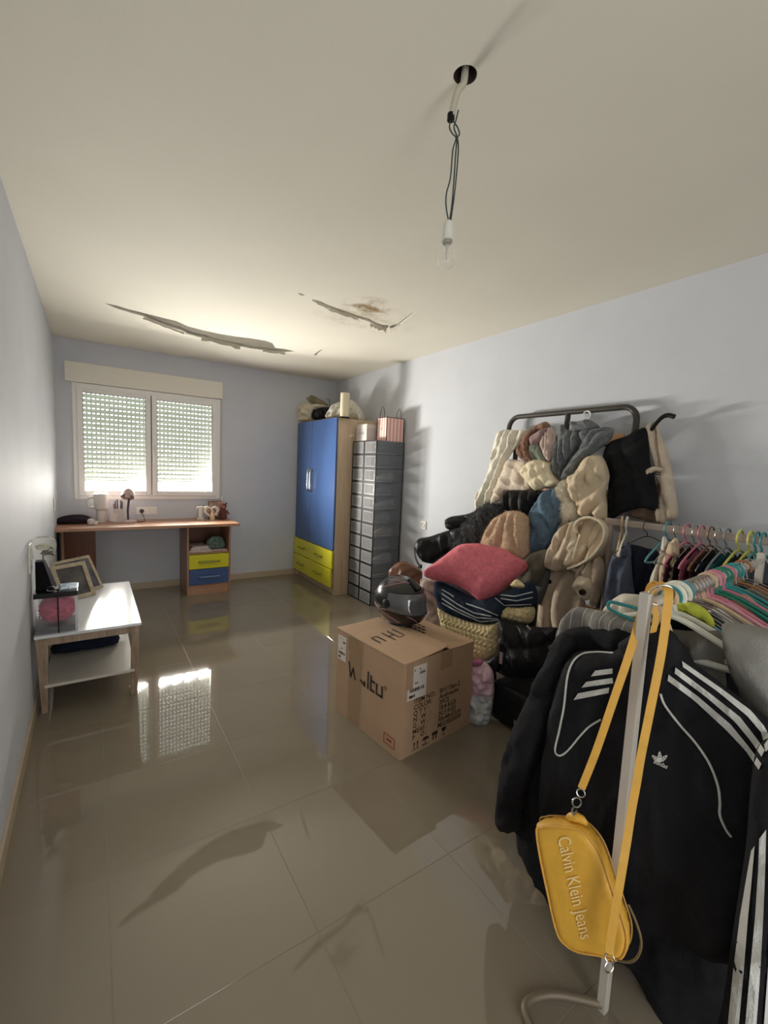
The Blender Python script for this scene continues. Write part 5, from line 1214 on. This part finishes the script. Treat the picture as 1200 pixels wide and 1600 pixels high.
b = B(); b.tube([(1.938, 1.25, .12), (1.938, 1.66, .12)], .004, 6); b.build('zip', M_black, case, True)
b = B(); b.box((1.940, 1.42, .055), (1.945, 1.50, .08), .001); b.build('badge', mat('badge_grey', (120, 120, 122), .4), case)
for y in (1.30, 1.6): B().lathe([(0, -.008), (.02, -.008), (.02, .008), (0, .008)], (1.97, y, .02), 12, axis='y').build('caster', M_black, case, True)
# stuffed plastic bag
pb = thing('plastic_bag', 'white plastic bag stuffed with pink cloth on the floor by the carton', 'bag', (1.87, 1.70, 0))
M_pbw = mat('white_film', (206, 208, 210), .35, var=.06, vscale=20, bump=.6, bscale=40); M_pbp = mat('pink_film', (232, 196, 212), .4, var=.08, vscale=20, bump=.6, bscale=40)
puff('bag', kT([(412, 745), (500, 720), (600, 740), (604, 800), (592, 880), (572, 962), (520, 975), (470, 987), (410, 942), (408, 840)]), PX(750, 1100, 1.87), (-.75, -.65, .05), M_pbw, T=.07, back=.07, folds=[(80, .04, .008), (20, .06, .010)], lump=(.008, 16), parent=pb, seed=75, res=.008)
puff('pink_filling', kT([(425, 530), (480, 525), (545, 530), (602, 595), (608, 680), (606, 760), (540, 790), (480, 765), (412, 770), (420, 640)]), PX(750, 1055, 1.87), (-.75, -.65, .05), M_pbp, T=.075, back=.07, folds=[(75, .05, .010), (-20, .06, .010)], lump=(.008, 16), parent=pb, seed=76, res=.008)
puff('drawstring', kT([(440, 520), (480, 505), (530, 515), (520, 545), (470, 560), (450, 545)]), PX(745, 1036, 1.83), (-.75, -.65, .05), mat('magenta_film', (190, 110, 150), .4, bump=.5, bscale=40), T=.02, back=.02, folds=[(40, .03, .006)], parent=pb, seed=77, res=.007)
cloth('small_pouch', 'small black pouch squeezed under the straw tote', 'bag', kT([(540, 520), (600, 490), (655, 470), (660, 560), (640, 600), (590, 580)]), 1.97, F_nyl, NW, T=.04, back=.05, seed=78)
cloth('added_support_bag', 'added black bag hidden on the floor as support beneath the straw tote', 'bag', kT([(400, 480), (560, 500), (620, 620), (620, 800), (600, 900), (400, 860), (360, 600)]), 2.12, F_nyl, NW, T=.06, back=.06, seed=79, res=.02)  # hidden bag added under the straw tote for it to rest on

# ================================================================== GARMENT RACKS
M_rail = mat('rack_metal', (206, 198, 186), .4, metal=.15)
M_railw = mat('rail_pale', (170, 156, 146), .5)
# rail along the right wall
RX, RZ = 2.47, 1.205
rk = thing('clothes_rail', 'pale clothes rail running along the right wall below the trench jacket', 'clothes rail', (RX, .6, 0))
B().box((RX - .012, -.25, RZ - .018), (RX + .012, 1.375, RZ + .018), .004).build('rail', M_railw, rk)
for y in (1.345, -.2):
    B().box((RX - .012, y - .012, 0), (RX + .012, y + .012, RZ - .018), .002).build('post', M_railw, rk)
    B().box((RX - .08, y - .014, 0), (RX + .22, y + .014, .025), .003).build('foot', M_railw, rk)
# rail standing across the room
FRX0, FRX1 = 1.138, 2.30
fry = lambda X: .515 + .085 * (X - 1.138)
FRZ = 1.138
fk = thing('garment_rack', 'silver square-tube garment rack carrying the track jacket and hangers', 'clothes rail', (FRX0, fry(FRX0), 0))
B().box((FRX0 - .0115, fry(FRX0) - .0115, .0), (FRX0 + .0115, fry(FRX0) + .0115, 1.172), .0015).build('post', M_rail, fk)
B().box((FRX1 - .0115, fry(FRX1) - .0115, .0), (FRX1 + .0115, fry(FRX1) + .0115, 1.172), .0015).build('post', M_rail, fk)
B().tube([(FRX0, fry(FRX0), FRZ), (FRX1, fry(FRX1), FRZ)], .0125, 12).build('rail', M_rail, fk, True)
for X in (FRX0, FRX1):
    y = fry(X); q = [(X, y, .016), (X - .10, y + .09, .014), (X - .19, y + .11, .014), (X - .215, y + .02, .014), (X - .16, y - .09, .014), (X - .04, y - .16, .014)]
    B().tube(smooth_path(q, 6), .011, 10).build('foot', mat('foot_metal', (120, 108, 90), .5, metal=.2), fk, True)

# hangers
def hmat(n, c): return mat('hanger_' + n, c, .4)
def make_hanger(label, at, along, m, group, w=.20, drop=.085, r=.0042, bar=True, hookm=None, tilt=0, rail_r=.0125, rise=0, shift=0):
    """at: point on the rail; along: unit vector of the shoulders"""
    a = Vector(along).normalized(); c = Vector(at); t = thing('coat_hanger', label, 'hanger', c, group)
    top = c + Vector((0, 0, rail_r + r + .0005)); hr = rail_r + r + .010
    hk = [c + a * (hr * math.cos(math.radians(g))) + Vector((0, 0, hr * math.sin(math.radians(g)))) for g in range(200, -60, -20)]
    low = c + Vector((0, 0, -.055)); hk += [c + a * .006 + Vector((0, 0, -.034)), low]
    B().tube(smooth_path(hk, 3), r, 8).build('hook', hookm or m, t, True)
    hkl = low; low = low + a * shift
    sh = [low - a * w + Vector((0, 0, -drop)), low - a * w * .55 + Vector((0, 0, -drop * .42)), low + Vector((0, 0, .0)), low + a * w * .55 + Vector((0, 0, -drop * .42)), low + a * w + Vector((0, 0, -drop))]
    sh[:2] = [q - Vector((0, 0, rise * f)) for q, f in zip(sh[:2], (1, .55))]; sh[3:5] = [q + Vector((0, 0, rise * f)) for q, f in zip(sh[3:5], (.55, 1))]
    if bar: sh += [low + a * (w * .96) + Vector((0, 0, -drop - .022 + rise)), low + Vector((0, 0, -drop - .024)), low - a * (w * .96) + Vector((0, 0, -drop - .022 - rise))]
    B().tube(smooth_path(sh, 5, closed=bar), r * 1.15, 8, closed=bar).build('shoulders', m, t, True)
    return t
cols = dict(white=(232, 230, 212), beige=(196, 170, 134), teal=(52, 138, 140), metal=(170, 168, 164), tan=(206, 176, 138), pink=(200, 120, 138), green=(34, 120, 98), wood=(150, 100, 60), black=(20, 20, 22), yellow=(206, 204, 96), grey=(120, 128, 136), rose=(206, 146, 156), blue=(90, 150, 160), brown=(120, 88, 62))
HM = {k: (mat('hanger_metal', v, .3, metal=1) if k == 'metal' else hmat(k, v)) for k, v in cols.items()}
front_h = [(1.262, 'beige', 'velvet beige hanger holding the black track jacket', -4), (1.276, 'tan', 'tan hanger holding the long black coat', 0), (1.30, 'teal', 'teal hanger sticking out above the cream garment', -8), (1.315, 'white', 'thick white tubular hanger holding the grey hoodie', -4),
           (1.355, 'white', 'second thick white tubular hanger beside the first', -8), (1.40, 'blue', 'pale blue hanger between white and wire hangers', 0)]
for k in range(6): front_h.append((1.43 + .03 * k, 'metal', '%s thin wire hanger on the rack, counted from the pale blue hanger' % ('first', 'second', 'third', 'fourth', 'fifth', 'sixth')[k], 0))
front_h += [(1.61, 'tan', 'tan plastic hanger before the pink hangers on the rack', 4), (1.65, 'rose', 'pale pink hanger on the garment rack', 0), (1.69, 'pink', 'deep pink hanger beside the pale pink one on the rack', 3), (1.74, 'green', 'dark green hanger on the garment rack', 0), (1.78, 'green', 'second dark green hanger, next to the deep pink one', -4), (1.82, 'pink', 'deep pink hanger between green and teal hangers', 0), (1.87, 'teal', 'teal hanger near the wall end of the garment rack', 6), (1.91, 'teal', 'second teal hanger, next to the wire hangers by the wall', 0)]
for k in range(4): front_h.append((1.97 + .05 * k, 'metal' if k != 1 else 'wood', '%s wire hanger at the wall end of the garment rack' % ('first', '', 'second', 'last')[k] if k != 1 else 'wooden hanger at the wall end of the garment rack', 0))
for X, c, lab, ang in front_h:
    th_ = .0075 if c == 'white' else .0022 if c == 'metal' else .0045
    make_hanger(lab, (X, fry(X), FRZ), (math.sin(math.radians(ang)) , math.cos(math.radians(ang)), 0), HM[c], 'hangers on the garment rack', r=th_, w=.185 if c == 'white' else (.075 if X == 1.30 else .06 if X < 1.28 else .20), drop=.17 if X < 1.28 else .012 if X == 1.30 else .075 if c == 'white' else .085, rise=.012 if X == 1.30 else 0, shift=.075 if X == 1.30 else 0)
# wall rail hangers
ry = lambda px: PX(px, 835, RX).y
rear_h = [(970, 'tan', 'beige hanger at the coat end of the wall rail', 25), (978, 'white', 'white hanger beside the beige one on the wall rail', 20), (1012, 'black', 'thin black wire hanger on the wall rail', -20), (1043, 'blue', 'pale blue hanger holding the white trousers', 0), (1057, 'metal', 'wire hanger holding the beige trousers', 0), (1073, 'pink', 'pink hanger on the wall rail beside the beige trousers', 0), (1086, 'metal', 'wire hanger between two pink hangers', 0), (1096, 'pink', 'second pink hanger on the wall rail', 0), (1111, 'brown', 'brown hanger on the wall rail', 0), (1122, 'metal', 'wire hanger beside the brown one on the wall rail', 0), (1137, 'grey', 'grey hanger on the wall rail', 0), (1157, 'yellow', 'yellow-green hanger on the wall rail', 0), (1174, 'yellow', 'second yellow-green hanger beside the teal ones', 0), (1184, 'teal', 'teal hanger on the wall rail beside the yellow-green ones', 0), (1194, 'teal', 'teal hanger on the wall rail at the window-far end', 0)]
for px, c, lab, ang in rear_h:
    make_hanger(lab, (RX, ry(px), RZ), (-math.cos(math.radians(ang)), -math.sin(math.radians(ang)), 0), HM[c], 'hangers on the wall rail', r=.0022 if c in ('metal', 'black') else .0045, rail_r=.0215, w=.19)

# garments hung on the wall rail
def hung(name, label, cat, at, along, m, length=.55, w=.42, sleeve=0, T=.03, folds=None, seed=1, group=None, top=-.06, neck=.05, res=.016):
    """a garment on a hanger: neckline, sloping shoulders, straight sides, hem"""
    a = Vector(along).normalized(); c = Vector(at); n = a.cross(Vector((0, 0, 1))); 
    if n.x > 0 and abs(n.x) > .3: n = -n
    if abs(n.x) <= .3 and n.y > 0: n = -n
    zz_ = lambda x, z: c + a * x + Vector((0, 0, z + top))
    hw = w / 2; o = [zz_(-neck, .0), (zz_(0, -.03)), zz_(neck, .0), zz_(hw * .6, -.045), zz_(hw, -.09)]
    if sleeve: o += [zz_(hw + .05, -.10 - sleeve * .6), zz_(hw + .04, -.09 - sleeve), zz_(hw - .05, -.09 - sleeve), zz_(hw - .04, -.26)]
    o += [zz_(hw * .95, -length), zz_(0, -length - .01), zz_(-hw * .95, -length)]
    if sleeve: o += [zz_(-hw + .04, -.26), zz_(-hw + .05, -.09 - sleeve), zz_(-hw - .04, -.09 - sleeve), zz_(-hw - .05, -.10 - sleeve * .6)]
    o += [zz_(-hw, -.09), zz_(-hw * .6, -.045)]
    q = puff(name, o, c + Vector((0, 0, top - length / 2)), n, m, T=T, back=T, R=.03, folds=folds or [(0, .10, .012)], seed=seed, pxo=False, res=res)
    return tag(q, label, cat, group)
def atR(px): return (RX, ry(px), RZ)
cloth('denim_shirt', 'grey-blue shirt hanging at the coat end of the wall rail', 'shirt', kR([(55, 375), (110, 272), (180, 212), (212, 250), (216, 360), (225, 480), (240, 620), (200, 800), (-20, 830), (0, 700), (20, 590)]), 2.36, fabric('grey_blue', (84, 92, 108)), (-1, -.35, 0), T=.035, back=.04, folds=[(-15, .10, .018)], seed=81, res=.011)
cloth('navy_jacket', 'dark navy jacket hanging behind the grey-blue shirt', 'jacket', kR([(195, 250), (250, 240), (330, 262), (415, 292), (405, 420), (370, 560), (340, 760), (215, 780), (210, 480)]), 2.44, fabric('dark_navy', (34, 38, 52)), (-1, -.35, 0), T=.03, back=.03, folds=[(5, .12, .018)], seed=82, res=.012)
cloth('white_trousers', 'white trousers folded over the pale blue hanger', 'trousers', kR([(440, 185), (458, 178), (482, 230), (462, 310), (430, 400), (412, 500), (400, 640), (330, 640), (350, 480), (395, 370), (425, 270)]), 2.36, fabric('white_cotton', (212, 206, 192)), (-1, -.35, 0), T=.025, back=.025, folds=[(20, .05, .010)], seed=84, res=.009)
cloth('beige_trousers', 'crumpled beige trousers hanging beside the white ones', 'trousers', kR([(480, 235), (515, 200), (545, 182), (560, 240), (560, 330), (552, 420), (540, 500), (530, 660), (430, 660), (412, 470), (420, 400), (452, 320)]), 2.35, fabric('sand', (204, 182, 156)), (-1, -.35, 0), T=.035, back=.03, folds=[(70, .045, .016), (10, .06, .010)], seed=85, res=.009)
rg = [(1073, (70, 40, 46), 'dark wine top on the pink hanger'), (1086, (24, 24, 28), 'black top on the wire hanger by the pink ones'), (1096, (150, 82, 100), 'rose pink top on the second pink hanger'), (1111, (60, 40, 36), 'dark brown top on the brown hanger'), (1122, (26, 30, 40), 'black-blue top beside the brown one'), (1137, (40, 84, 92), 'dark teal top on the grey hanger'), (1157, (52, 54, 48), 'dark olive top on the yellow-green hanger'), (1174, (22, 24, 30), 'black top beside the teal hangers'), (1184, (30, 60, 66), 'deep teal top at the end of the wall rail'), (1194, (70, 74, 80), 'grey top at the end of the wall rail')]
for k, (px, c, lab) in enumerate(rg):
    hung('hanging_top', lab, 'top', atR(px), (-1, 0, 0), fabric('rear%d' % k, c), length=.62, w=.38, T=.010, folds=[(0, .10, .005)], seed=90 + k, group='tops on the wall rail', top=-.075, neck=.03)

# garments on the rack across the room, behind the track jacket
def atF(X): return (X, fry(X), FRZ)
M_pin = fabric('pinstripe_grey', (134, 130, 124), .08)
_nt = M_pin.node_tree; _tc = _nt.nodes.new('ShaderNodeTexCoord'); _sx = _nt.nodes.new('ShaderNodeSeparateXYZ'); _nt.links.new(_tc.outputs['Object'], _sx.inputs[0])
_m1 = _nt.nodes.new('ShaderNodeMath'); _m1.operation = 'MULTIPLY'; _m1.inputs[1].default_value = 30; _m2 = _nt.nodes.new('ShaderNodeMath'); _m2.operation = 'FRACT'; _m3 = _nt.nodes.new('ShaderNodeMath'); _m3.operation = 'LESS_THAN'; _m3.inputs[1].default_value = .07
_mx = _nt.nodes.new('ShaderNodeMix'); _mx.data_type = 'RGBA'; _b = _nt.nodes['Principled BSDF']; _src = _b.inputs['Base Color'].links[0].from_socket
_nt.links.new(_sx.outputs[1], _m1.inputs[0]); _nt.links.new(_m1.outputs[0], _m2.inputs[0]); _nt.links.new(_m2.outputs[0], _m3.inputs[0]); _nt.links.new(_m3.outputs[0], _mx.inputs[0]); _nt.links.new(_src, _mx.inputs[6]); _mx.inputs[7].default_value = lin((196, 192, 184)); _nt.links.new(_mx.outputs[2], _b.inputs['Base Color'])
cE = lambda p: crop(860, 900, 3.529, p)
def fcloth(name, label, cat, pts, X, m, n=(-1, .0, .0), **kw): return cloth(name, label, cat, pts, X, m, n, **kw)
fcloth('pinstripe_blazer', 'grey pinstriped blazer hanging behind the black coat', 'blazer', cE([(40, 330), (75, 230), (120, 180), (160, 170), (230, 182), (330, 200), (420, 225), (480, 240), (560, 300), (560, 900), (20, 900), (20, 500)]), 1.30, M_pin, T=.035, back=.03, R=.03, folds=[(5, .14, .012)], seed=110, res=.012)
fcloth('cream_blouse', 'cream garment whose shoulder shows above the pinstriped blazer', 'blouse', cE([(285, 195), (330, 140), (390, 100), (430, 98), (520, 108), (560, 140), (560, 260), (420, 240), (330, 210)]), 1.36, fabric('cream2', (214, 206, 190)), T=.03, back=.03, R=.03, folds=[(10, .07, .012)], seed=111, res=.010)
fcloth('lime_top', 'lime yellow top showing under the white hangers', 'top', cE([(590, 205), (640, 165), (700, 145), (760, 140), (830, 165), (880, 210), (905, 255), (895, 290), (800, 230), (700, 205), (620, 240)]), 1.395, fabric('lime', (206, 214, 84), .1), T=.02, back=.02, R=.02, folds=[(20, .05, .010)], seed=112, res=.009)
fcloth('grey_hoodie', 'grey hoodie hanging on the thick white hanger', 'hoodie', cE([(590, 300), (660, 292), (700, 296), (770, 302), (860, 306), (930, 298), (948, 330), (960, 450), (980, 700), (1000, 1000), (700, 1000), (640, 600), (600, 400)]), 1.36, fabric('grey_fleece', (120, 116, 108), .1), T=.045, back=.03, R=.04, folds=[(-30, .10, .020), (30, .12, .014)], seed=113, res=.011)
fcloth('grey_sweatshirt', 'pale grey sweatshirt sleeve hanging at the near end of the hoodie', 'sweatshirt', cE([(945, 270), (960, 252), (1060, 262), (1200, 290), (1330, 330), (1340, 1000), (1000, 1000), (1050, 700), (1000, 560), (955, 420)]), 1.30, fabric('grey_marl', (140, 138, 132), .1), T=.04, back=.03, R=.03, folds=[(35, .14, .020)], seed=114, res=.012)
fg = [(1.44, (22, 22, 28), 'black top on the wire hangers of the rack', .0), (1.50, (40, 42, 54), 'dark slate top on the wire hangers of the rack', .35), (1.56, (206, 196, 190), 'off-white striped top beyond the wire hangers', .0), (1.62, (150, 120, 96), 'tan brown top on the tan hanger', .3), (1.67, (196, 160, 168), 'pale pink top on the pink hangers', .0), (1.73, (120, 90, 70), 'brown top on the green hanger', .3), (1.80, (40, 92, 84), 'deep green top on the green hanger', .0), (1.86, (170, 150, 120), 'camel top beside the teal hangers', .0), (1.93, (84, 62, 46), 'dark brown jacket near the wall end of the rack', .4), (2.0, (110, 104, 92), 'ribbed grey-brown top near the wall end of the rack', .0), (2.08, (146, 104, 66), 'caramel coat at the wall end of the rack', .4), (2.15, (30, 28, 30), 'black coat at the wall end of the rack', .4)]
for k, (X, c, lab, sl) in enumerate(fg):
    hung('hanging_top', lab, 'top', atF(X), (0.0, 1, 0), fabric('front%d' % k, c), length=.62 + .1 * (k % 3), w=.42, sleeve=sl, T=.022, seed=120 + k, group='tops on the garment rack', top=-.062)

# ---- long black coat and the track jacket in front
F_blk2 = fabric('black_wool', (31, 31, 34), .15, 20, .3, 160)
F_trk = fabric('track_black', (27, 27, 30), .12, 20, .25, 200, rough=.8); F_ws = fabric('white_tape', (206, 206, 200), .03, rough=.7)
nJ = (-1, -.08, 0)
coat = thing('long_coat', 'long black coat hanging behind the track jacket', 'coat', (1.24, .6, .02))
puff('body', k7([(290, 270), (330, 235), (400, 218), (560, 212), (640, 235), (780, 240), (900, 400), (1000, 900), (1050, 1500), (1060, 1980), (900, 2000), (740, 1880), (590, 1650), (420, 1560), (300, 1440), (200, 1280), (160, 1210), (128, 1150), (135, 900), (200, 560), (270, 330)]), PX(940, 1150, 1.27), nJ, F_blk2, T=.03, back=.04, R=.04, folds=[(5, .16, .016)], parent=coat, seed=130, res=.016)
puff('sleeve', k7([(285, 285), (330, 240), (380, 300), (330, 480), (260, 700), (200, 850), (150, 1000), (137, 1082), (75, 1085), (48, 1040), (45, 1020), (62, 880), (70, 800), (110, 660), (200, 470), (260, 340)]), PX(830, 1130, 1.20), nJ, F_blk2, T=.05, back=.04, R=.05, folds=[(-25, .12, .014)], parent=coat, seed=131, res=.013)
jk = thing('track_jacket', 'black track jacket with white stripes and piping hanging from the rack', 'jacket', (1.19, .55, .3))
jb = puff('body', k7([(545, 320), (640, 232), (780, 240), (845, 335), (960, 425), (1090, 525), (1215, 618), (1275, 700), (1275, 900), (1190, 1100), (1130, 1400), (1080, 1640), (900, 1600), (700, 1500), (500, 1380), (330, 1240), (250, 1100), (225, 900), (275, 560), (330, 380), (400, 318)]), PX(950, 1180, 1.195), nJ, F_trk, T=.035, back=.03, R=.05, folds=[(8, .20, .016), (-35, .25, .010)], parent=jk, seed=132, res=.012)
js = puff('sleeve', k7([(1150, 740), (1200, 690), (1250, 700), (1300, 800), (1330, 1000), (1330, 1900), (1280, 2060), (980, 2040), (1010, 1800), (1060, 1450), (1105, 1150), (1125, 900)]), PX(1190, 1300, 1.135), (-1, -.25, .05), F_trk, T=.045, back=.05, R=.06, folds=[(-8, .14, .012)], parent=jk, seed=133, res=.013)
puff('collar', k7([(560, 300), (600, 262), (660, 225), (790, 232), (838, 330), (790, 420), (700, 470), (620, 420)]), PX(1015, 1020, 1.175), nJ, F_trk, T=.02, back=.02, R=.03, folds=[(70, .06, .006)], parent=jk, seed=134, res=.012)
S_ = [jb, js]
def stripe(l, r, k=18): decal('sleeve_stripe', S_, k7(l), k7(r), F_ws, jb, k, 3, .004)
stripe([(833, 362), (1000, 478), (1130, 575), (1192, 650), (1215, 720)], [(838, 388), (985, 492), (1110, 595), (1172, 668), (1190, 750)])
stripe([(806, 390), (950, 498), (1080, 600), (1150, 690), (1186, 742)], [(802, 415), (935, 515), (1058, 620), (1128, 705), (1172, 770)])
stripe([(776, 420), (900, 512), (1040, 632), (1120, 730), (1172, 800)], [(772, 446), (885, 530), (1020, 655), (1105, 745), (1160, 826)])
stripe([(1128, 1170), (1105, 1300), (1080, 1450), (1050, 1690), (1028, 1920)], [(1143, 1150), (1130, 1300), (1115, 1450), (1095, 1700), (1075, 1920)])
stripe([(1163, 1120), (1158, 1250), (1145, 1450), (1120, 1720), (1102, 1920)], [(1192, 1080), (1188, 1250), (1180, 1450), (1165, 1720), (1150, 1920)])
stripe([(1222, 1250), (1215, 1450), (1198, 1700), (1182, 1920)], [(1250, 1250), (1245, 1450), (1235, 1700), (1225, 1920)])
for l, r in ((((445, 428), (464, 403)), ((537, 416), (537, 394))), (((405, 476), (425, 451)), ((540, 457), (537, 434))), (((371, 529), (390, 500)), ((520, 499), (524, 475)))):
    decal('sleeve_stripe', S_, k7([l[0], r[0]]), k7([l[1], r[1]]), F_ws, jb, 10, 3, .004)
def piping(pl, r=.0028):
    sp = smooth_path([(a, c, 0) for a, c in pl], 8); w3 = [hit(S_, *k7([(q.x, q.y)])[0], .002) for q in sp]; w3 = [q for q in w3 if q]
    if len(w3) > 3: B().tube(w3, r, 6).build('piping', F_ws, jb, True)
piping([(541, 328), (470, 324), (410, 332), (370, 365), (345, 430), (330, 560), (310, 660), (293, 740), (310, 765), (345, 745), (400, 680), (440, 640), (487, 612)])
piping([(742, 502), (760, 550), (820, 630), (890, 710), (950, 800), (985, 890), (995, 960), (995, 1020), (1020, 1080), (1042, 1110)])
# chest emblem: three leaves over lettering
b = B()
ec = k7([(738, 775)])[0]; s_ = 1 / 2.727
def emb(pts): 
    vs = [hit(S_, ec[0] + x * s_, ec[1] + y * s_, .004) for x, y in pts]
    if all(vs): b.bm.faces.new([b.bm.verts.new(q) for q in vs])
for ang, L, w in ((0, 46, 9), (-48, 44, 9), (48, 44, 9)):
    for j in range(3):
        lo, hi = ((0.0, .45), (.5, .66), (.72, 1.0))[j]
        A = math.radians(ang); pts_ = []
        for k in range(6): u = lo + (hi - lo) * k / 5; pts_.append((u * L, w * math.sin(math.pi * min(max(u, .02), .98)) ** .8))
        for k in range(5, -1, -1): u = lo + (hi - lo) * k / 5; pts_.append((u * L, -w * math.sin(math.pi * min(max(u, .02), .98)) ** .8))
        emb([(x * math.sin(A) + y * math.cos(A), 18 - x * math.cos(A) + y * math.sin(A)) for x, y in pts_])
b.build('emblem', F_ws, jb)
V, Fc = text_geo('adidas', 26, .4, 'CENTER')
vs = []; ra_ = math.radians(24)
for x, y in V:
    X_, Y_ = x * math.cos(ra_) + y * math.sin(ra_), x * math.sin(ra_) - y * math.cos(ra_); vs.append(hit(S_, ec[0] + (2 + X_) * s_, ec[1] + (34 + Y_) * s_, .004) or PX(*ec, 1.14))
me = bpy.data.meshes.new('lettering'); me.from_pydata([tuple(q) for q in vs], [], Fc); link_mesh('lettering', me, F_ws, jb)

# ---- yellow shoulder bag on the rack post
M_yl = mat('yellow_leather', (226, 172, 62), .5, var=.05, vscale=30, bump=.12, bscale=260); M_yl2 = mat('yellow_strap', (220, 168, 72), .5, var=.06, vscale=30, bump=.1, bscale=200)
bagp = k7([(213, 1062), (235, 1048), (262, 1043), (320, 1046), (380, 1053), (430, 1080), (470, 1125), (500, 1180), (540, 1298), (585, 1430), (610, 1518), (604, 1590), (575, 1625), (530, 1622), (490, 1608), (400, 1593), (345, 1565), (303, 1508), (262, 1338), (226, 1168)])
yb = thing('shoulder_bag', 'mustard yellow leather shoulder bag hanging from the rack post', 'bag', PX(905, 1490, 1.06))
nB = (-.86, -.28, .12)
face = puff('body', bagp, PX(910, 1390, 1.045), nB, M_yl, T=.022, back=.055, R=.022, wr=(0, .12, .002), parent=yb, seed=140, res=.008)
bo = [PX(q[0], q[1], 1) for q in bagp]
nv_ = Vector(nB).normalized(); pc = PX(910, 1390, 1.045)
def onbag(q, off=0): d = ray(*q); p = CAMP + d * ((pc - CAMP).dot(nv_) / d.dot(nv_)); return p + nv_ * off
cb_ = cen(bagp); inner = [(cb_[0] + (x - cb_[0]) * .955, cb_[1] + (y - cb_[1]) * .965) for x, y in bagp]
B().tube(smooth_path([onbag(q, .0165) for q in inner], 5, True), .0028, 6, True).build('piping', M_yl2, face, True)
gus = smooth_path([onbag(q, -.030) for q in bagp], 4, True)
B().tube(gus, .0022, 6, True).build('zip', mat('zip_gold', (176, 136, 70), .4), face, True)
# lettering down the front
V, Fc = text_geo('Calvin Klein Jeans', 1.0); mx_ = max(x for x, _ in V)
a0, a1 = Vector(k7([(325, 1110)])[0]), Vector(k7([(425, 1545)])[0]); dv = (a1 - a0) / mx_; sv = Vector((dv.y, -dv.x)) * 1.25
vs = [hit(face, a0.x + dv.x * x + sv.x * (y - .3), a0.y + dv.y * x + sv.y * (y - .3), .0035) for x, y in V]
me = bpy.data.meshes.new('lettering'); me.from_pydata([tuple(q or pc) for q in vs], [], Fc); link_mesh('lettering', me, mat('pale_gold_print', (250, 226, 160), .45), face)
# strap, rings, clips
pth = [PX(*q, X) for q, X in zip(k7([(405, 905), (470, 740), (545, 520), (600, 360), (640, 230), (665, 140), (690, 95)]), (1.062, 1.075, 1.09, 1.105, 1.135, 1.165, 1.175))]
W1 = Vector((.5, -.85, 0))
B().ribbon(smooth_path(pth, 6), W1, .018, .003).build('strap', M_yl2, yb)
pth2 = [PX(*q, X) for q, X in zip(k7([(745, 45), (775, 60), (772, 130), (745, 330), (700, 560), (660, 760), (640, 880), (618, 1000), (600, 1120), (570, 1300), (545, 1450), (528, 1560), (525, 1610)]), (1.17, 1.15, 1.135, 1.115, 1.10, 1.09, 1.085, 1.075, 1.06, 1.03, 1.015, 1.005, 1.0))]
B().ribbon(smooth_path(pth2, 6), [W1] * 200, [.018] * 200, .003).build('strap', M_yl2, yb)
p3 = [PX(*q, 1.178) for q in k7([(690, 95), (700, 50), (725, 30), (750, 40)])]
B().ribbon(smooth_path(p3, 5), W1, .02, .003).build('strap_loop', M_yl2, yb)
p4 = [PX(*q, 1.165) for q in k7([(712, 110), (722, 180), (705, 260), (690, 330)])]
B().ribbon(smooth_path(p4, 5), W1, .013, .003).build('strap_end', M_yl2, yb)
def ringm(c, r, nrm, th=.0018, nm='ring'):
    R_ = Vector((0, 0, 1)).rotation_difference(Vector(nrm).normalized()).to_matrix(); c = Vector(c)
    B().tube([c + R_ @ Vector((r * math.cos(2 * math.pi * k / 20), r * math.sin(2 * math.pi * k / 20), 0)) for k in range(20)], th, 6, True).build(nm, M_chrome, yb, True)
c1 = PX(*k7([(402, 925)])[0], 1.058); ringm(c1, .010, (-.8, -.5, .2))
c2 = PX(*k7([(385, 965)])[0], 1.055); ringm(c2, .012, (-.5, -.8, .2), .002, 'clip')
B().tube(smooth_path([PX(*q, 1.05) for q in k7([(372, 985), (365, 1000), (372, 1018), (385, 1000)])], 5), .0025, 6).build('clip', M_chrome, yb, True)
puff('tab', k7([(338, 1040), (348, 1010), (380, 1008), (420, 1030), (440, 1070), (400, 1056)]), PX(900, 1280, 1.055), nB, M_yl, T=.01, back=.02, parent=yb, seed=141, res=.008)
c3 = PX(*k7([(525, 1628)])[0], 1.0); ringm(c3, .010, (-.8, -.5, .2)); c4_ = PX(*k7([(522, 1665)])[0], 1.0); ringm(c4_, .012, (-.3, -.9, .2), .002, 'clip')
B().tube(smooth_path([PX(*q, 1.03) for q in k7([(605, 1400), (640, 1480), (660, 1560), (645, 1620), (610, 1645), (560, 1640)])], 6), .003, 6).build('cord', mat('cord_tan', (110, 92, 60), .7), yb, True)
# key-ring style metal loop at the post top
kt = thing('metal_loop', 'bright metal loop hooked around the top of the rack post', 'ring', PX(1030, 935, 1.15))
cc = PX(1033, 930, 1.16); R_ = Vector((0, 0, 1)).rotation_difference(Vector((-.7, -.6, -.25)).normalized()).to_matrix()
B().tube([cc + R_ @ Vector((.030 * math.cos(2 * math.pi * k / 24), .026 * math.sin(2 * math.pi * k / 24), 0)) for k in range(24)], .0022, 6, True).build('wire_loop', M_chrome, kt, True)
